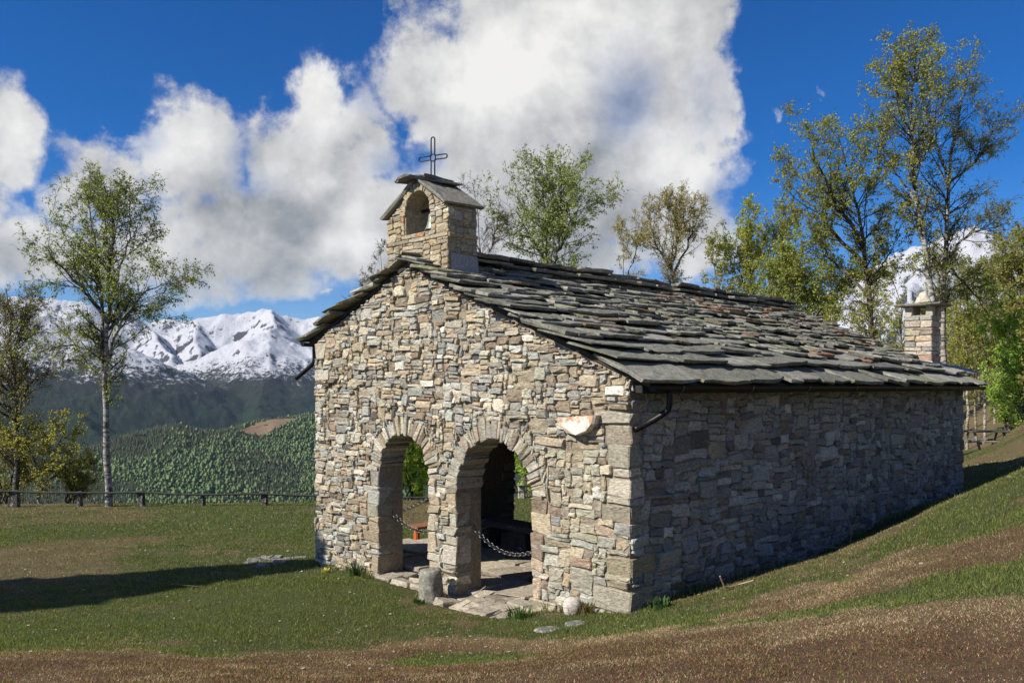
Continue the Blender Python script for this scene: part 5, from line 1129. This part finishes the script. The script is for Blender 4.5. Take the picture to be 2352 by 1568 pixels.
tree('edge_tree', 'brownish leafy tree cut by the right edge of the view', [([(2400, 900), (2390, 760), (2375, 640), (2365, 530)], .12, .01), ([(2388, 740), (2340, 660, .3), (2310, 600, .5)], .06, .008)], 28, [(500, 30), (600, 75), (700, 85), (800, 70)], 32, 90, 800, 3800, 9500, ((.24, .21, .06), (.19, .21, .055)), (.15, .12, .09), lsize=.095, t1min=.1)
tree('edge_tree', 'few bare twigs reaching in at the right edge beside the tall birch', [([(2480, 900), (2450, 600), (2420, 420), (2400, 300)], .12, .008)], 29, [(300, 30), (420, 65), (520, 60)], 33, 60, 420, 1900, 2200, OLIVE, (.2, .17, .13), lsize=.08, t1min=.4)
GF = 'slender trees of the wood behind the chapel'
def prototype(seed, hgt, wdt, nl, cols, bark, low=.35):
    rg = np.random.default_rng(seed); L = [(np.array([(0, 0, -.2), (rg.normal(0, .1), 0, hgt * .35), (rg.normal(0, .3), rg.normal(0, .2), hgt * .7), (rg.normal(0, .5), rg.normal(0, .3), hgt)]), .085, .008)]
    return tree_mesh(L, seed, [(hgt * low, wdt * .5), (hgt * .6, wdt), (hgt, wdt * .25)], 60, 420, 2100, nl, None, cols, bark, (.16, .12, .08), lsize=.11, t1min=low)
protos = [prototype(51, 9, 1.6, 2400, YEL, (.42, .37, .28), .34), prototype(52, 10, 1.7, 2800, GRN + YEL, (.48, .44, .36), .38), prototype(53, 8, 1.7, 2200, BRN + YEL, (.36, .30, .22), .3), prototype(54, 4.5, 1.6, 5200, ((.24, .34, .06), (.30, .38, .08), (.18, .26, .05)), (.3, .26, .2), .08)]
LABF = ['slender yellow-green tree with pale stem in the wood behind the chapel', 'tall fresh green tree with pale stem in the wood behind the chapel', 'brownish budding tree in the wood behind the chapel', 'low bright green bushy tree at the edge of the wood behind the chapel']
rf_ = np.random.default_rng(61)
def place_proto(k, x, y, s, rz):
    w, c = protos[k]; r = empty('woodland_tree', (x, y, gz(x, y)), rz, LABF[k], 'tree', GF); link('trunk', w, r); link('crown', c, r); r.scale = (s, s, s)
spots = [(2222, 40, 0), (2240, 43, 2), (2262, 41, 1), (2205, 46, 0), (2285, 46, 0), (2310, 42, 2), (2335, 45, 1), (2360, 40, 0), (2250, 52, 0), (2290, 55, 2), (2330, 54, 0), (2215, 56, 1), (2385, 50, 1), (2180, 52, 2), (2150, 50, 0), (2345, 33, 3), (2318, 37, 3), (2372, 36, 3), (2120, 54, 1), (2400, 45, 2), (2065, 52, 0), (1990, 55, 2), (1650, 44, 2), (1695, 46, 0), (1775, 45, 0), (1825, 43, 1), (1905, 46, 0), (1480, 47, 2)]
ORD = ['first', 'second', 'third', 'fourth', 'fifth', 'sixth', 'seventh', 'eighth', 'ninth', 'tenth', 'eleventh', 'twelfth', 'thirteenth', 'fourteenth', 'fifteenth', 'sixteenth']
KINDS = ['slender yellow-green trees', 'tall fresh green trees', 'brownish budding trees', 'low bright green bushy trees']
cnt = [0] * 4
for px, Y, k in sorted(spots):
    LABF[k] = ORD[cnt[k]] + ' from the left of the ' + KINDS[k] + ' behind the chapel'; cnt[k] += 1
    place_proto(k, (px - 1176) / 1900 * Y, Y, rf_.uniform(.8, 1.15) * (1.35 if px < 2110 and k < 3 else 1), rf_.uniform(0, 6.28))
# dense dark conifers out of view to the left, whose shade lies on the lawn
def conifer(x, y, h, w, label):
    rg = np.random.default_rng(int(h * 10)); r = empty('conifer_tree', (x, y, gz(x, y)), 0, label, 'tree', 'dark conifers standing left of the lawn'); mb = MB(); V, F = tube_path([(0, 0, -.2), (0, 0, h * .5), (0, 0, h)], [.22, .12, .02], 8); mb.add(V, F, (.12, .09, .07)); mb.build('trunk', M['bark'], r)
    n = 5200; t = rg.uniform(.06, 1, n) ** 1.15; a = rg.uniform(0, 6.28, n); rr = w * (1 - t) * np.sqrt(rg.uniform(.05, 1, n)) + .05; p = np.stack([rr * np.cos(a), rr * np.sin(a), t * h - rr * .25], 1); d = np.stack([np.cos(a), np.sin(a), -.4 + 0 * a], 1); b = np.stack([-np.sin(a), np.cos(a), 0 * a], 1); s = rg.uniform(.25, .55, (n, 1))
    LV = np.stack([p, p + d * s * .5 + b * s * .35, p + d * s, p + d * s * .5 - b * s * .35], 1).reshape(-1, 3); link('crown', mesh_np('crown', LV, np.arange(4 * n).reshape(-1, 4), M['leaf'], np.repeat(np.array([[.03, .045, .02]]) * rg.uniform(.7, 1.3, (n, 1)), 4, 0)), r)
conifer(-16.0, 8.3, 11.8, 2.9, 'tall dark spruce standing left of the lawn'); conifer(-18.2, 6.2, 11, 2.8, 'shorter dark spruce beside the tall one left of the lawn')

# ------------------------------------------------------------------ grass
def grass():
    Vs, Fs, Cs, o = [], [], [], 0
    def batch(n, y0, y1, ax0, ax1, hgt, wid, seed):
        nonlocal o
        rg = np.random.default_rng(seed); y = np.sqrt(rg.uniform(y0 ** 2, y1 ** 2, n)); x = rg.uniform(ax0, ax1, n) * y
        u, w = loc_uw(x, y); keep = ~((u > -.02) & (u < 6.8) & (w > -.03) & (w < 11.3)) & ~((u > 1.5) & (u < 3.15) & (w > -.62) & (w < 0)) & ~((u > 3.6) & (u < 4.95) & (w > -.3) & (w < 0)); 
        x, y = x[keep], y[keep]; dry, soil, straw = dryness(x, y); dens = fbm(x * 3, y * 3, 3, 15)
        kk = rg.random(len(x)) < np.clip(.25 + 1.1 * dens + .5 * dry, 0, 1); x, y, dry, soil, straw, dens = [v[kk] for v in (x, y, dry, soil, straw, dens)]
        n = len(x); z = tz(x, y); isd = rg.random(n) < np.clip(dry * 1.0 + .16 + .25 * (dens - .5), 0, .95); iss = rg.random(n) < straw * .8 + .05
        h = hgt * rg.uniform(.5, 1.3, n) * (.6 + .8 * dens) * np.where(isd, .72, 1.0); a = rg.uniform(0, 6.28, n); lean = np.where(isd, rg.uniform(.5, 1.9, n), rg.uniform(.15, .9, n))
        b = np.stack([np.cos(a), np.sin(a), 0 * a], 1) * (wid * rg.uniform(.6, 1.3, n))[:, None]; a2 = rg.uniform(0, 6.28, n); d = np.stack([np.cos(a2) * lean, np.sin(a2) * lean, np.ones(n)], 1); d = d / np.linalg.norm(d, axis=1)[:, None]
        p = np.stack([x, y, z - .006], 1); V = np.stack([p - b, p + b, p + d * h[:, None]], 1)
        g0 = np.array([.050, .090, .017]); g1 = np.array([.235, .265, .062]); t = rg.uniform(0, 1, (n, 1)); c = g0 * (1 - t) + g1 * t
        bw = np.array([.060, .030, .016]) * (1 - t) + np.array([.36, .205, .105]) * t; tanb = np.array([.13, .10, .045]) * (1 - t) + np.array([.34, .26, .125]) * t; bw = bw * soil[:, None] + tanb * (1 - soil[:, None]); st = np.array([.50, .37, .22]) * (.7 + .5 * t)
        c = np.where(isd[:, None], bw, c); c = np.where((isd & iss)[:, None], st, c); c = np.where((~isd & (rg.random(n) < .08))[:, None], np.array([.20, .17, .07]), c)
        Vs.append(V.reshape(-1, 3)); Cs.append(np.repeat(c, 3, 0)); Fs.append(np.arange(3 * n).reshape(-1, 3) + o); o += 3 * n
    batch(400000, 3.6, 8.0, -.85, .90, .030, .0042, 1); batch(290000, 7.5, 13, -.80, .80, .036, .005, 2); batch(120000, 12.5, 20, -.78, .1, .042, .008, 3); batch(70000, 19.5, 28, -.74, .12, .05, .013, 4); batch(26000, 13, 34, .5, .68, .06, .013, 5)
    rg = np.random.default_rng(9); n = 5200; fu = rg.uniform(-.1, 6.9, n); fw = -np.abs(rg.normal(0, .10, n)) - .01; sidew = rg.random(n) < .45; u = np.where(sidew, -np.abs(rg.normal(0, .10, n)) - .01, fu); w = np.where(sidew, rg.uniform(-.1, 11, n), fw)
    ok = sidew | ~(((u > 1.5) & (u < 3.15)) | ((u > 3.6) & (u < 4.95))); ok &= fbm(u * 2.3, w * 2.3, 2, 44) > .42; u, w = u[ok], w[ok]; n = len(u)
    x = P0[0] + u * UU[0] + w * WW[0]; y = P0[1] + u * UU[1] + w * WW[1]; p = np.stack([x, y, tz(x, y) - .01], 1); h = rg.uniform(.04, .16, n); a = rg.uniform(0, 6.28, n); b = np.stack([np.cos(a), np.sin(a), 0 * a], 1) * .006; a2 = rg.uniform(0, 6.28, n); d = np.stack([np.cos(a2) * .4, np.sin(a2) * .4, np.ones(n)], 1)
    V = np.stack([p - b, p + b, p + d * h[:, None]], 1); t = rg.uniform(0, 1, (n, 1)); c = np.where((rg.random(n) < .4)[:, None], np.array([.26, .20, .10]) * (.5 + t), np.array([.10, .14, .03]) * (.6 + t)); Vs.append(V.reshape(-1, 3)); Cs.append(np.repeat(c, 3, 0)); Fs.append(np.arange(3 * n).reshape(-1, 3) + o)
    tag(link('grass', mesh_np('grass', np.concatenate(Vs), np.concatenate(Fs), M['grass'], np.concatenate(Cs))), 'short mountain turf, green in places and dead brown elsewhere', 'grass', kind='stuff')
grass()

# ------------------------------------------------------------------ air
hb = MB(); X0, X1, Y0, Y1, Z0, Z1 = -14000, 14500, -900, 13500, -700, 1500
c8 = [(x, y, z) for x in (X0, X1) for y in (Y0, Y1) for z in (Z0, Z1)]
hb.add(c8, [[0, 1, 3, 2], [4, 6, 7, 5], [0, 4, 5, 1], [2, 3, 7, 6], [0, 2, 6, 4], [1, 5, 7, 3]])
hzm = bpy.data.materials.new('air'); hzm.use_nodes = True; t_ = hzm.node_tree; t_.nodes.clear(); pv = t_.nodes.new('ShaderNodeVolumePrincipled'); oo = t_.nodes.new('ShaderNodeOutputMaterial'); t_.links.new(pv.outputs[0], oo.inputs['Volume'])
pv.inputs['Color'].default_value = (.58, .77, 1, 1); pv.inputs['Density'].default_value = 1.6e-5; pv.inputs['Anisotropy'].default_value = .0
tag(hb.build('haze', hzm), kind='stuff')
